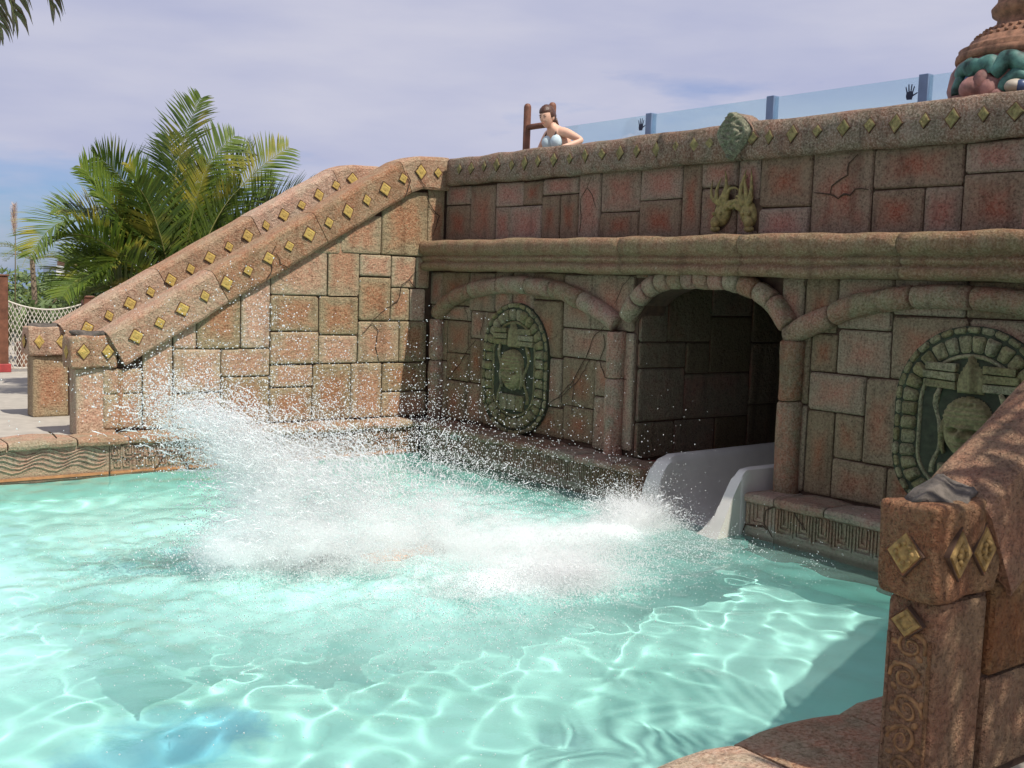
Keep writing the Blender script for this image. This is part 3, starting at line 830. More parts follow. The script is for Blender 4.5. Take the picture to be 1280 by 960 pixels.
def niche(cx, cz, hw, hh):
    root = wall
    back = MB()
    f, per = stadium(cx, cz, hw * .995, hh * .995, 0)
    ring = [f(i / 40)[0] for i in range(40)]
    v = [(p[0], .01, p[1]) for p in ring] + [(p[0], -.055, p[1]) for p in ring]
    fc = [(i, 40 + i, 40 + (i + 1) % 40, (i + 1) % 40) for i in range(40)] + [[40 + i for i in range(40)]]
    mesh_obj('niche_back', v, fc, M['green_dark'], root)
    for rw, off, nst, pr in ((.055, .03, 40, .02), (.125, .128, 34, .035)):
        f, per = stadium(cx, cz, hw - off, hh - off, 0)
        for i in range(nst):
            s0, s1 = i / nst, (i + 1) / nst
            if random.random() < .0: continue
            q = []
            for s, sg in ((s0, -1), (s1, -1), (s1, 1), (s0, 1)):
                p, nm = f(s); q.append((p[0] + nm[0] * rw * .5 * sg, p[1] + nm[1] * rw * .5 * sg))
            if area(q) < 0: q = q[::-1]
            block(q, M['green'], root, base=.05, proud=pr + random.uniform(-.008, .01), gap=.005, name='ring_stone')
    # inner frame roll
    f, per = stadium(cx, cz, hw - .21, hh - .21, 0)
    mbb = MB(); pts_ = [f(i / 48)[0] for i in range(49)]
    mbb.tube([(p[0], -.055, p[1]) for p in pts_], .016, 6, False); mbb.build('inner_moulding', M['green'], root, True)
    # lintel: stepped slabs each side of a flame
    zt = cz + .38
    for sg in (-1, 1):
        for k in range(3):
            a, b = sorted((cx + sg * .10, cx + sg * (hw - .26 + .03 * (k < 2))))
            mbb = MB().box((a, -.085 - .008 * k, zt - .13 + .062 * k), (b, -.045, zt - .075 + .062 * k), 0, .008)
            wobble(mbb, .012, 6).build('lintel_slab', M['green'], root)
    def flame(u, w):
        y = (w - (zt - .14)) / .25
        if not 0 < y < 1: return 0
        wd = .085 * math.sin(math.pi * min(1, y * .5 + .36)) * (1 - y ** 2.2) * 1.25
        a = abs(u - cx) / max(wd, .004)
        if a > 1: return 0
        return .06 * math.sqrt(1 - a * a) - .028 * gs(a - .62, .16) + .016 * gs((abs(u - cx) - .018) / .012, 1)
    relief(cx - .13, cx + .13, zt - .15, zt + .13, 18, 22, flame, M['carved'], root, 'flame_finial', .058)
    # head with banded crown
    hz, hwid, hht = cz - .02, .175, .225
    def head(u, w):
        x = (u - cx) / hwid; y = (w - hz) / hht
        yy = y * (1.0 if y > 0 else 1.12)
        xw = x / (1.0 - .32 * max(0, -y) ** 1.5)
        r = xw * xw + max(abs(yy) - .28, 0) ** 2 / .52
        if r > 1: return 0
        h = .085 * math.sqrt(1 - r) ** .7
        if y > .22:                               # crown: ridged bands and a toothed rim
            h += .016 + .009 * math.cos((y - .22) * 40)
            if y > .72: h += .014 * math.cos(x * 26)
        else:
            h += .085 * gs(x, .16) * gs(y + .16, .17) * (1 if y < .1 else .4)             # nose
            h += .02 * (gs(x - .2, .14) + gs(x + .2, .14)) * gs(y + .27, .05)             # nostrils
            h += .03 * gs(y - .10 + .1 * abs(x), .05) * (1 if abs(x) < .8 else 0)        # brow
            h -= .10 * (gs(abs(x) - .42, .2)) * gs(y + .02, .08)                         # eye sockets
            h += .035 * (gs(abs(x) - .42, .15)) * gs(y + .03, .035)                       # eyelids
            h += .04 * gs(x, .34) * (gs(y + .43, .04) + gs(y + .54, .045)) - .03 * gs(x, .34) * gs(y + .485, .02)
            h += .02 * gs(x, .3) * gs(y + .72, .1)
        return max(h, .003)
    hd = relief(cx - .2, cx + .2, hz - .26, hz + .26, 40, 56, head, M['carved'], root, 'carved_head', .058)
    for sg in (-1, 1):
        MB().tube([(cx + sg * .165, -.09, hz + .05), (cx + sg * .185, -.085, hz - .04), (cx + sg * .18, -.08, hz - .13), (cx + sg * .155, -.09, hz - .18)], [.016, .024, .02, .014], 7).build('ear', M['green'], hd, True)
        # curling scroll framing the head
        pts_ = [(cx + sg * (.225 + .035 * math.sin(k * .75)), -.06 - .012 * math.cos(k), hz + .27 - k * .055) for k in range(12)]
        MB().tube(pts_, [.012 + .012 * abs(math.sin(k * .75 + .4)) for k in range(12)], 7).build('scroll', M['green'], root, True)
    for k in range(3):
        a = cx - .2 + .14 * k
        mbb = MB().box((a, -.085, cz - hh + .27), (a + .12, -.04, hz - .25), 0, .012); wobble(mbb, .012, 7).build('pedestal_stone', M['green'], root)
niche(1.70, 1.035, .57, .705)
niche(6.90, 1.06, .59, .70)

# twin flame-headed masks and the shield on the upper wall
def flame_mask(cu, cz, sg):
    root = MB()
    for k in range(12):
        a = math.radians(128 - 13 * k) if sg > 0 else math.radians(52 + 13 * k)
        L_ = .20 + .09 * math.sin(k * 1.9 + sg)
        p0 = Vector((cu + .035 * math.cos(a), cz + .03 * math.sin(a)))
        pp = []
        for j in range(6):
            t = j / 5; aa = a + sg * .45 * math.sin(t * 3.0 + k)
            pp.append((p0.x + L_ * t * math.cos(aa) * .62, .155 - .045 - .03 * math.sin(t * 3.1), p0.y + L_ * t * abs(math.sin(aa)) * 1.15))
        root.tube(pp, [.028, .026, .021, .016, .010, .002], 6)
    tilt = Matrix.Rotation(sg * .35, 3, 'Y')
    root.ball((cu - sg * .015, .155 - .03, cz - .03), (.085, .06, .12), 12, 8, 0, tilt)
    root.ball((cu - sg * .055, .155 - .075, cz - .11), (.045, .045, .055), 10, 6)
    root.ball((cu - sg * .06, .155 - .07, cz - .165), (.05, .035, .028), 10, 6)
    for s in (-1, 1): root.ball((cu - sg * .03 + s * .035, .155 - .085, cz - .035), (.02, .02, .018), 8, 5)
    root.build('flame_mask', M['dragon'], wall, True)
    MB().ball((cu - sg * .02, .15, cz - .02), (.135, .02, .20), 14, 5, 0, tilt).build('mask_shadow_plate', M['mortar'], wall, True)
a = MU(903, 262, .1); flame_mask(a[0], a[1], 1)
a = MU(932, 262, .1); flame_mask(a[0], a[1], -1)
sc_ = MU(917, 172, .03); scx, scz = sc_[0], 3.235
def shield_w(y):            # half width at height y (-1..1)
    return .185 * (max(0, 1 - ((y - .15) / .85) ** 1.35) ** .8 if y > .15 else (1 - ((.15 - y) / 1.15) ** 1.4)) if abs(y) < 1 else 0
def shield(u, w):
    y = (w - scz) / .20; wd = shield_w(y)
    if wd < .005: return 0
    a = abs(u - scx) / wd
    if a > 1: return 0
    return .05 * min(1, (1 - a) * 6) - .014 * gs(a - .78, .07) + .024 * math.sin(60 * abs(u - scx) + 3 * math.sin(w * 40)) * math.sin(60 * w) * (a < .7) + .02 * gs(a, .4) * gs(y, .4)
relief(scx - .2, scx + .2, scz - .21, scz + .21, 44, 44, shield, stone('green_shield', (0.19, 0.19, 0.115), (0.15, 0.15, 0.09), dark=(.06, .06, .04), edge=False, pale=(.4, .38, .25)), wall, 'shield_medallion', -.03)
mbb = MB(); vv = []
for y in np.linspace(-.97, .97, 15): vv.append((scx + shield_w(y) * 1.03 + .006, scz + y * .2))
vv = vv + [(2 * scx - a, b) for a, b in vv[::-1]]
mbb.add([(p[0], -.035 + .08, p[1]) for p in vv] + [(p[0], .22, p[1]) for p in vv], [list(range(len(vv))), list(range(len(vv), 2 * len(vv)))[::-1]] + [(i, (i + 1) % len(vv), len(vv) + (i + 1) % len(vv), len(vv) + i) for i in range(len(vv))])
wobble(mbb, .008, 6).build('shield_block', M['coping'], wall)

# cracks traced on the walls
for pts_ in ([(835,500),(780,600),(740,640),(690,690),(630,720),(600,770)],):
    crack([MU(540 + a / 4.174, 330 + b / 4.174) for a, b in pts_], wall, .030)
for pts_ in ([(180,215),(205,310),(200,440),(160,520),(90,600)], [(285,265),(262,370)], [(240,395),(205,440)]):
    crack([MU(540 + a / 4.174, 330 + b / 4.174) for a, b in pts_], wall, .030)
for pts_ in ([(375,45),(335,90),(305,160)], [(265,255),(215,300),(190,370),(130,480),(65,555)], [(255,290),(262,340),(240,400),(262,470),(350,478)], [(130,480),(125,620)]):
    crack([MU(680 + a / 3.31, 330 + b / 3.31) for a, b in pts_], wall, .030)
for pts_ in ([(508,500),(465,545),(460,600),(385,650),(378,690)], [(300,682),(378,690),(415,710),(440,690),(470,695),(495,665),(560,668)]):
    crack([MU(940 + a / 3.765, 60 + b / 3.765, UPX) for a, b in pts_], wall, .030 - .16, .008)
for pts_ in ([(405,485),(385,540),(350,600),(355,680),(345,765)], [(385,540),(412,580),(430,640)]):
    crack([MU(640 + a / 4, 100 + b / 4, UPX) for a, b in pts_], wall, .030 - .16, .006)

# ------------------------------------------------------------------ tunnel (part of the setting behind the wall)
mb = MB()
TI0, TI1, TX = TU0, TU1, 4.6
mb.box((TI0 - .2, .301, -1.0), (TI0, TX, 2.30)); mb.box((TI1, .301, -1.0), (TI1 + .2, TX, 2.30))
mb.box((TI0 - .2, TX, -1.0), (TI1 + .2, TX + .2, 2.30)); mb.box((TI0 - .2, .301, 2.15), (TI1 + .2, TX, 2.31))
mb.box((TI0, 0.02, -1.0), (TU0 + .52, TX, ZL - .07)); mb.box((TU1 - .12, 0.02, -1.0), (TI1, TX, ZL - .06))
mb.build('tunnel_lining', M['mortar'], wall)
tl = lambda px, py: (ony(px, py, -TI0 - .03)[0], ony(px, py, -TI0 - .03)[2])
K8 = (740, 310, 2.4625)
tb_ = rects(K8, [(118,90,240,290),(240,60,370,290),(370,60,490,210),(370,210,490,386),(122,290,290,370),(122,370,290,532),(290,290,370,386),(290,386,490,520),(122,532,255,640),(255,532,380,640),(380,520,490,640),(490,60,620,290),(490,290,620,480),(490,480,620,640)], tl)
tb_ = snap(tb_)
for p in tb_:
    p = [(max(u, .02), min(max(v, .2), 2.12)) for u, v in p]
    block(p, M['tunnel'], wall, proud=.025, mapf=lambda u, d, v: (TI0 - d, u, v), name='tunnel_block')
mb = MB(); mb.add([(TI0, .05, ZL - .045), (TU0 + .5, .05, ZL - .045), (TU0 + .5, 4, ZL - .045), (TI0, 4, ZL - .045)], [(0, 1, 2, 3)])
mb.add([(TU1 - .1, -.30, ZL - .04), (TI1, -.30, ZL - .04), (TI1, 4, ZL - .04), (TU1 - .1, 4, ZL - .04)], [(0, 1, 2, 3)])
mb.build('red_ledge_floor', M['red_floor'], wall)

# ------------------------------------------------------------------ pool edge: coping stones over carved friezes
def coping_stone(a, b, d0, d1, z, parent, mat, th=.085, over=.035):
    """one rounded ledge stone from u=a..b, depth d0 (back) .. d1 (front)"""
    prof = [(d0, z - th), (d1, z - th), (d1 + over * .8, z - th * .85), (d1 + over, z - th * .5), (d1 + over * .7, z - th * .12), (d1 - .01, z), (d0 + (d1 - d0) * .4, z + .004), (d0, z)]
    n = max(3, int((b - a) / .12) + 1)
    g_ = .007
    st = [a + g_ + (b - a - 2 * g_) * i / (n - 1) for i in range(n)]
    v = []; f = []
    for i, u in enumerate(st):
        e_ = .012 if i in (0, n - 1) else 0
        v += [wob((u, -(d - e_ * (d > d0 + .1)), zz - e_ * (zz > z - .02)), .016, 4.0) for d, zz in prof]
    k_ = len(prof)
    for i in range(n - 1): f += [(i * k_ + k, i * k_ + (k + 1) % k_, (i + 1) * k_ + (k + 1) % k_, (i + 1) * k_ + k) for k in range(k_)]
    f += [list(range(k_))[::-1], [(n - 1) * k_ + k for k in range(k_)]]
    return mesh_obj('coping_stone', v, f, mat, parent)
def key_panel(a, b, z0, z1, d, parent, mat, style):
    """frieze panel with raised meander bars"""
    mb = MB().box((a + .004, -d, -.5), (b - .004, -d + .18, z1 + .01))
    bar = lambda u0, w0, u1, w1: mb.box((u0, -d - .013, w0), (u1, -d + .002, w1))
    if style == 'U':
        w = .155; n = max(1, int((b - a - .03) / w)); w = (b - a - .03) / n; t = w * .075
        for i in range(n):
            l = a + .015 + i * w; zb = z0 + .012
            for k in range(3):
                x0 = l + w * (.05 + .145 * k); x1 = l + w * (.95 - .145 * k); zz = zb + .035 * k
                if x1 - x0 < 2.2 * t: break
                bar(x0, zz, x0 + t, z1 - .004); bar(x1 - t, zz, x1, z1 - .004); bar(x0 + t, zz, x1 - t, zz + t * 1.2)
    elif style == 'key':
        for row in range(2):
            h = (z1 - z0) / 2 - .008; zb = z0 + .006 + row * (h + .006)
            w = h * .95; n = max(1, int((b - a - .02) / w)); w = (b - a - .02) / n; t = h * .085
            for i in range(n):
                l = a + .01 + i * w
                fl = (i + row) % 2
                X = (lambda q: l + q * w) if not fl else (lambda q: l + (1 - q) * w)
                for (q0, r0, q1, r1) in ((.06, .0, .06, .95), (.06, .95, .88, .95), (.88, .2, .88, .95), (.34, .2, .88, .2), (.34, .2, .34, .68), (.34, .68, .6, .68), (.6, .45, .6, .68)):
                    xa, xb = sorted((X(q0), X(q1))); za, zb2 = zb + r0 * h, zb + r1 * h
                    bar(xa - t / 2, min(za, zb2) - t / 2 + .004, xb + t / 2, max(za, zb2) + t / 2 + .002)
    elif style == 'wave':
        for k in range(5):
            pts_ = [(a + .03 + (b - a - .06) * i / 26, -d - .004, z1 - .03 - .038 * k + .028 * math.sin(i * 1.15 + k * .5)) for i in range(27)]
            mb.tube(pts_, .009, 5)
    return mb.build('frieze_panel', mat, parent)
# under the arched wall (local frame as the wall)
edge_main = empty('pool_edge', (0, 0, 0), HALF)
tag(edge_main, 'carved stone pool ledge along the foot of the shaded arched wall', 'pool edge', 'stone pool edges')
us = [.36, 1.15, 1.95, 2.6, 3.1, 3.62, 4.0]
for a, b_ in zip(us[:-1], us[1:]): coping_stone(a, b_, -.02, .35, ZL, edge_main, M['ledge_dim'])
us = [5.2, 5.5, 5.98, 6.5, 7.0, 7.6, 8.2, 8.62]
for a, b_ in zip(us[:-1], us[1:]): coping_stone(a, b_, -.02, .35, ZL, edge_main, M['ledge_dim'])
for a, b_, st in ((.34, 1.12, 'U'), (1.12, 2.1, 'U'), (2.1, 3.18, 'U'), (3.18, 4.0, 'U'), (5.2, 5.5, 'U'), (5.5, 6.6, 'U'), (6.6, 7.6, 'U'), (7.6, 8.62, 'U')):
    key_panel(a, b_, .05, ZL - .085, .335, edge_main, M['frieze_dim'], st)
# depth marking painted on the ledge
fc = bpy.data.curves.new('depth_marking', 'FONT'); fc.body = '0.90M'; fc.size = .125; fc.extrude = .002; fc.align_x = 'CENTER'; fc.align_y = 'CENTER'
fc.materials.append(M['white_paint'])
dmt = bpy.data.objects.new('depth_text', fc)
dmm = bpy.data.meshes.new_from_object(dmt); bpy.data.objects.remove(dmt)
dmk = bpy.data.objects.new('depth_marking', dmm); COL.objects.link(dmk); dmk.parent = edge_main
q = MU(565.5, 545.5, -.36); dmk.location = (q[0], -.353, q[1]); dmk.rotation_euler = (math.pi / 2, 0, 0)
for pts_ in ([(1170,700),(1090,690),(1060,650)], [(1070,690),(1040,760),(975,785)], [(1085,695),(1115,760)]):
    crack([MU(540 + a / 4.571, 440 + b / 4.571, -.34) for a, b in pts_], edge_main, .35, .007)
for pts_ in ([(400,440),(310,470),(300,560),(355,650)], [(150,630),(175,560),(290,570),(320,610)], [(490,450),(530,540),(575,600)]):
    crack([MU(900 + a / 5.333, 550 + b / 5.333, -.34) for a, b in pts_], edge_main, .35, .008)
# under the sunlit stair wall
edge_left = empty('pool_edge', (0, 0, 0), 0)
tag(edge_left, 'sunlit stone pool ledge with meander frieze below the sloping stair wall', 'pool edge', 'stone pool edges')
us = [-9.2, -8.2, -7.2, -6.3, -5.45, -4.75, -4.15, -3.66, -2.7, -1.75, -.95, -.36]
for a, b_ in zip(us[:-1], us[1:]): coping_stone(a, b_, -.02 if a > -4.2 else -.1, .33, ZL, edge_left, M['ledge'])
for a, b_, st in ((-9.2, -8, 'key'), (-8, -7, 'wave'), (-7, -5.6, 'key'), (-5.6, -3.84, 'wave'), (-3.84, -1.95, 'key'), (-1.95, -.93, 'key'), (-.93, -.34, 'key')):
    key_panel(a, b_, .02, ZL - .085, .315, edge_left, M['frieze'], st)
mor = simple('orange_waterline', (0.42, 0.19, 0.08), 0.6, 0.3, 9, 0.2)
for a, b_ in ((-9.2, -3.84), (-3.84, -.34)):
    MB().box((a + .01, -.322, -.015), (b_ - .01, -.30, .010)).build('waterline_stain', mor, edge_left)
crack([LU(60 + a / 4.267, 380 + b / 4.267, -.33) for a, b in [(0, 680), (45, 715)]], edge_left, .34, .008)
crack([LU(a / 2.823, 300 + b / 2.823, -.32) for a, b in [(545, 808), (590, 745), (630, 748), (680, 825)]], edge_left, .331, .008)

# ------------------------------------------------------------------ stair walls
PU0, PU1 = -4.09, -3.68                     # the end pillar
SL = [(-3.72, 1.155), (-.44, 3.095), (-.24, 3.165), (.15, 3.175)]
def coping_line(u):
    for (a, za), (b, zb) in zip(SL[:-1], SL[1:]):
        if u <= b: return za + (zb - za) * (u - a) / (b - a)
    return SL[-1][1]
def stair_wall(name, y0, th, blocks, mats, label, near=False, PU0=PU0, PU1=PU1, oh=.085):
    bm_, cm_, gm_ = mats
    w = empty(name, (0, y0, 0), 0)
    tag(w, label, 'stair wall', 'stair walls')
    core = MB()
    v = []; top = [(PU1 - .05, 1.0)] + [(u, coping_line(u) - .05) for u in np.linspace(-3.5, .17, 12)]
    ring = [(PU1 - .05, ZL - .1), (.17, ZL - .1)] + top[::-1]
    k = len(ring)
    core.add([(p[0], .012, p[1]) for p in ring] + [(p[0], th - .012, p[1]) for p in ring],
             [list(range(k)), list(range(k, 2 * k))[::-1]] + [(i, k + i, k + (i + 1) % k, (i + 1) % k) for i in range(k)])
    core.build('wall_core', M['mortar'], w)
    for p in blocks:
        p = [(u, max(v_, ZL + .004)) for u, v_ in p]
        p = clip_poly(p, lambda u, v_: v_ - (coping_line(max(u, -3.72)) - .12))
        block(p, bm_, w)
    # coping swept up the slope, in four cast lengths
    S = [Vector((u, coping_line(u))) for u in np.linspace(PU1 - .02, .148, 66)]
    hv = .185
    prof = [(-oh * .85, -hv), (-oh, -hv * .86), (-oh * .97, hv * .80), (-oh * .80, hv * .97), (-oh * .3, hv * 1.04), (th * .5, hv * 1.06), (th + oh * .3, hv * 1.04), (th + oh * .8, hv * .97), (th + oh, hv * .80), (th + oh, -hv * .86), (th + oh * .85, -hv)]
    for a, b in ((0, 18), (18, 37), (37, 55), (55, 65)):
        v = []; f = []; n = len(prof)
        for i in range(a, b + 1):
            t = (S[min(i + 1, 65)] - S[max(i - 1, 0)]).normalized(); nm = Vector((-t.y, t.x))
            off = t * (.004 if i == a else (-.004 if i == b else 0))
            for d, h in prof:
                q = S[i] + nm * h + off; v.append(wob((q.x, d, q.y), .011, 3.5, y0))
        for i in range(b - a): f += [(i * n + k, i * n + (k + 1) % n, (i + 1) * n + (k + 1) % n, (i + 1) * n + k) for k in range(n)]
        f += [list(range(n))[::-1], [(b - a) * n + k for k in range(n)]]
        f = [tuple(q)[::-1] for q in f]
        mesh_obj('coping_stone', v, f, cm_, w)
    # diamonds along the slope
    t = Vector((SL[1][0] - SL[0][0], SL[1][1] - SL[0][1])).normalized(); nm = Vector((-t.y, t.x))
    ang = math.atan2(t.y, t.x)
    k = 0; u = -3.50
    while u < .05:
        c = Vector((u, coping_line(u))) + nm * .01
        s = .080 if k % 2 == 0 else .062
        dmd = diamond((0, 0), s * .9, s, w, oh + .007, [M['mortar'], M['rim'], gm_])
        dmd.location = (c.x, 0, c.y); dmd.rotation_euler = (0, -ang * (.62 if u < -.3 else .1), 0)
        u += .232; k += 1
    # end pillar with its cap
    sh = MB().box((PU0 + .03, -.005, ZL - .03), (PU1 - .002, th + .005, .985), 0, .02); wobble(sh, .012, 5, y0).build('pillar_shaft', bm_, w)
    cp = MB()
    bmx = bmesh.new(); bmesh.ops.create_cube(bmx, size=1)
    for q in bmx.verts: q.co = Vector((PU0 - .02 + (q.co.x + .5) * (PU1 - PU0 + .03), -oh * .55 + (q.co.y + .5) * (th + oh * 1.1), .985 + (q.co.z + .5) * .315))
    bmesh.ops.bevel(bmx, geom=bmx.edges[:], offset=.024, segments=3, profile=.5, affect='EDGES')
    bmesh.ops.subdivide_edges(bmx, edges=[e for e in bmx.edges if e.calc_length() > .1], cuts=4, use_grid_fill=True)
    bmx.verts.index_update()
    cp.add([q.co[:] for q in bmx.verts], [[q.index for q in fa_.verts] for fa_ in bmx.faces]); bmx.free()
    wobble(cp, .02, 6, y0 + 2).build('pillar_cap', cm_, w, True)
    top = MB().ball(((PU0 + PU1) / 2, th / 2, 1.30), (.20 if not near else .17, th * .62, .040), 20, 8); wobble(top, .045, 9, y0).build('cap_stone', M['slate'], w, True)
    for uu in (PU0 + .09, PU1 - .09):
        diamond((uu, 1.145), .062, .078, w, oh * .55 + .002, [M['mortar'], M['rim'], gm_])
    r90 = lambda p: (PU0 - .02 + p[1] * 1.0, th / 2 - p[0], p[2])
    diamond((0, 1.14), .062, .08, w, .002, [M['mortar'], M['rim'], gm_], r90)
    if near:
        diamond((0, .91), .06, .054, w, -.026, [M['mortar'], M['rim'], gm_], r90)
        # carved scrolls down the pillar's side
        for kk in range(5):
            zc = .83 - .105 * kk; sg = 1 if kk % 2 else -1
            pts_ = []; ph_ = random.uniform(-.5, .5)
            for j in range(26):
                a_ = j * .42 + ph_; r_s = .056 * (1 - j / 30) * (1 + .12 * math.sin(j * .9 + kk))
                pts_.append((PU0 + .031, th / 2 + sg * (.006 + r_s * math.cos(a_)) * .95, zc + r_s * math.sin(a_) * .95))
            MB().tube(pts_, [.009 * (1 - j / 40) * random.uniform(.7, 1.25) for j in range(26)], 6).build('carved_scroll', M['near_scroll'], w, True)
        for sg in (-1, 1):
            MB().tube([(PU0 + .028, th / 2 + sg * .074, z_) for z_ in np.linspace(.36, .86, 9)], .007, 6).build('carved_border', M['near'], w, True)
        for kk in range(14):                      # leaf buds between the scrolls
            zc = .87 - .037 * kk; yy = th / 2 + (.045 if kk % 2 else -.045) + random.uniform(-.012, .012)
            MB().ball((PU0 + .033, yy, zc), (.008, .017, .011), 8, 5, 0, Matrix.Rotation(random.uniform(-1, 1), 3, 'X')).build('carved_bud', M['near_scroll'], w, True)
        for (uc, vc, sc_r, side_) in ((0, 1.14, 1.0, 1), (0, .91, .75, 1), (PU0 + .09, 1.145, .85, 0), (PU1 - .09, 1.145, .85, 0)):
            for j in range(8):                    # carved rosette on each diamond
                ap = j * math.pi / 4; rr2 = .028 * sc_r
                if side_: q = (PU0 - (.034 if vc > 1 else -.012), th / 2 - rr2 * math.cos(ap), vc + rr2 * math.sin(ap) * 1.15)
                else: q = (uc + rr2 * math.cos(ap) * .8, -oh * .55 - .014, vc + rr2 * math.sin(ap) * 1.15)
                MB().ball(q, (.009, .009, .009), 7, 5).build('petal', M['near_gold'], w, True)
        # raised ochre motifs on the sloping coping
        for kk, u_ in enumerate(np.arange(-3.3, .1, .34)):
            c = Vector((u_, coping_line(u_))) - nm * .10
            mm = MB()
            for j in range(4):
                ap = j * 1.57 + .4
                mm.ball((c.x + .045 * math.cos(ap), -oh - .002, c.y + .035 * math.sin(ap)), (.036, .012, .026), 8, 5)
            wobble(mm, .01, 12).build('ochre_motif', M['near_gold'], w, True)
    return w
KL, K4 = (60, 380, 4.267), (330, 280, 3.838)
lb = rects(KL, [(290,345,500,478),(290,478,500,660),(505,140,665,660),(665,240,918,472),(918,238,1182,387),(665,472,918,660),(918,387,1182,660),(790,-60,1027,238),(1027,-220,1182,238),(665,20,790,240)], LU)
lb += rects(K4, [(25,-80,303,342),(303,40,452,349),(452,150,606,254),(452,254,606,466),(606,150,727,308),(608,308,697,466),(697,308,770,466),(26,342,261,516),(261,349,450,533),(26,516,260,671),(260,533,450,669),
    (450,466,646,664),(646,466,775,664),(26,672,230,782),(26,782,230,945),(230,671,413,945),(413,668,561,945),(561,664,775,801),(561,801,775,945),(727,150,790,310)], LU)
lb += [[LU(*a), (LU(*b_)[0], LU(*a)[1]), LU(*b_), (LU(*a)[0], LU(*b_)[1])] for a, b_ in (((425, 317), (476, 270)), ((476, 318), (534, 240)), ((385, 317), (425, 270)), ((534, 318), (556, 235)))]
lb = snap([[(min(q[0] for q in p), min(q[1] for q in p)), (max(q[0] for q in p), min(q[1] for q in p)), (max(q[0] for q in p), max(q[1] for q in p)), (min(q[0] for q in p), max(q[1] for q in p))] for p in lb])
lb.append([(-3.68, .36), (-3.6, .36), (-3.6, .98), (-3.68, .98)])
TH = .22
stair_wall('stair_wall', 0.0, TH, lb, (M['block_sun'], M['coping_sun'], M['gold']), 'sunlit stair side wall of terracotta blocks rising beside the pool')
sw0 = [o for o in bpy.data.objects if o.name.startswith('stair_wall')][0]
for pts_ in ([(55,105),(30,150),(38,210),(10,280)], [(55,140),(75,165),(80,195),(118,215)]):
    crack([LU(330 + a / 3.838, 280 + b / 3.838, -.085) for a, b in pts_], sw0, .093, .007)
for pts_ in ([(722,228),(690,265),(655,290),(635,370),(570,415),(510,465)], [(690,268),(720,305)], [(465,525),(512,475),(542,510),(528,590),(545,660)]):
    crack([LU(330 + a / 3.838, 280 + b / 3.838) for a, b in pts_], sw0, .030, .006)
for pts_ in ([(885,190),(890,245),(925,290)], [(833,225),(850,265),(820,360)],):
    crack([LU(300 + a / 4, 160 + b / 4, -.085) for a, b in pts_], sw0, .097, .007)
crack([LU(300 + a / 4, 160 + b / 4) for a, b in [(925, 340), (960, 410), (990, 440), (960, 540)]], sw0, .030, .007)
fill = []
def coursed(u0, u1, z0, z1):
    z = z0; o = []
    while z < z1:
        h = random.uniform(.24, .36); u = u0
        while u < u1 - .05:
            w_ = random.uniform(.3, .6); w_ = min(w_, u1 - u)
            o.append([(u, z), (u + w_, z), (u + w_, min(z + h, z1)), (u, min(z + h, z1))]); u += w_
        z += h
    return o
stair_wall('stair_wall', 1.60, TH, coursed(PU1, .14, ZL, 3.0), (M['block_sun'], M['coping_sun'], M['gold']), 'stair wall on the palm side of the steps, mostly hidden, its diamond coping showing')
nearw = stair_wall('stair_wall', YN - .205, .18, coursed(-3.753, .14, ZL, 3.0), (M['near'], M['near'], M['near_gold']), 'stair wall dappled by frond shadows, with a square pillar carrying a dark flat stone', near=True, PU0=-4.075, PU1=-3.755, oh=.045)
# near pool edge
edge_near = empty('pool_edge', (0, 0, 0), 0)
tag(edge_near, 'reddish flat pool rim stones running past the foot of the dappled pillar', 'pool edge', 'stone pool edges')
us = [-.35, -1.0, -1.7, -2.4, -3.05, -3.62, -4.22, -4.85, -5.5, -6.2, -7.0]
for a, b_ in zip(us[1:], us[:-1]):
    o = coping_stone(a, b_, 0, .43, ZL, edge_near, M['ledge'])
    for q in o.data.vertices: q.co.y = YN - q.co.y
    o.data.flip_normals()
for a, b_ in ((-7.0, -5.2), (-5.2, -3.4), (-3.4, -1.6), (-1.6, -.34)):
    MB().box((a + .004, YN - .01, -.5), (b_ - .004, YN + .40, ZL - .08)).build('rim_face', M['frieze'], edge_near)

# steps between the two stair walls
steps = empty('stairs', (0, 0, 0)); tag(steps, 'concrete steps between the two sunlit diamond stair walls', 'stairs')
nst = 13
for i in range(nst):
    a = -3.6 + i * .29; z1 = ZL + (2.40 - ZL) * (i + 1) / nst
    MB().box((a, TH + .02, ZL - .1), (a + .285, 1.58, z1), 0, .012).build('step', M['deck'], steps)
plat = MB(); plat.box((.43, -UE - .3, 2.30), (9, 1.9, 2.395)); plat.box((.18, .02, ZL - .1), (.42, 1.6, 2.39))
tag(plat.build('upper_platform', M['deck']), kind='structure')
mass = MB(); mass.box((.5, -3.2, -1), (8.9, 1.5, 2.29)); mass.box((.5, -8.9, -1), (8.9, -5.55, 2.29)); mass.box((4.9, -5.54, -1), (8.9, -3.21, 2.29))
tag(mass.build('platform_wall', M['block_up']), 'plain terracotta walls carrying the platform behind the parapet', 'wall')

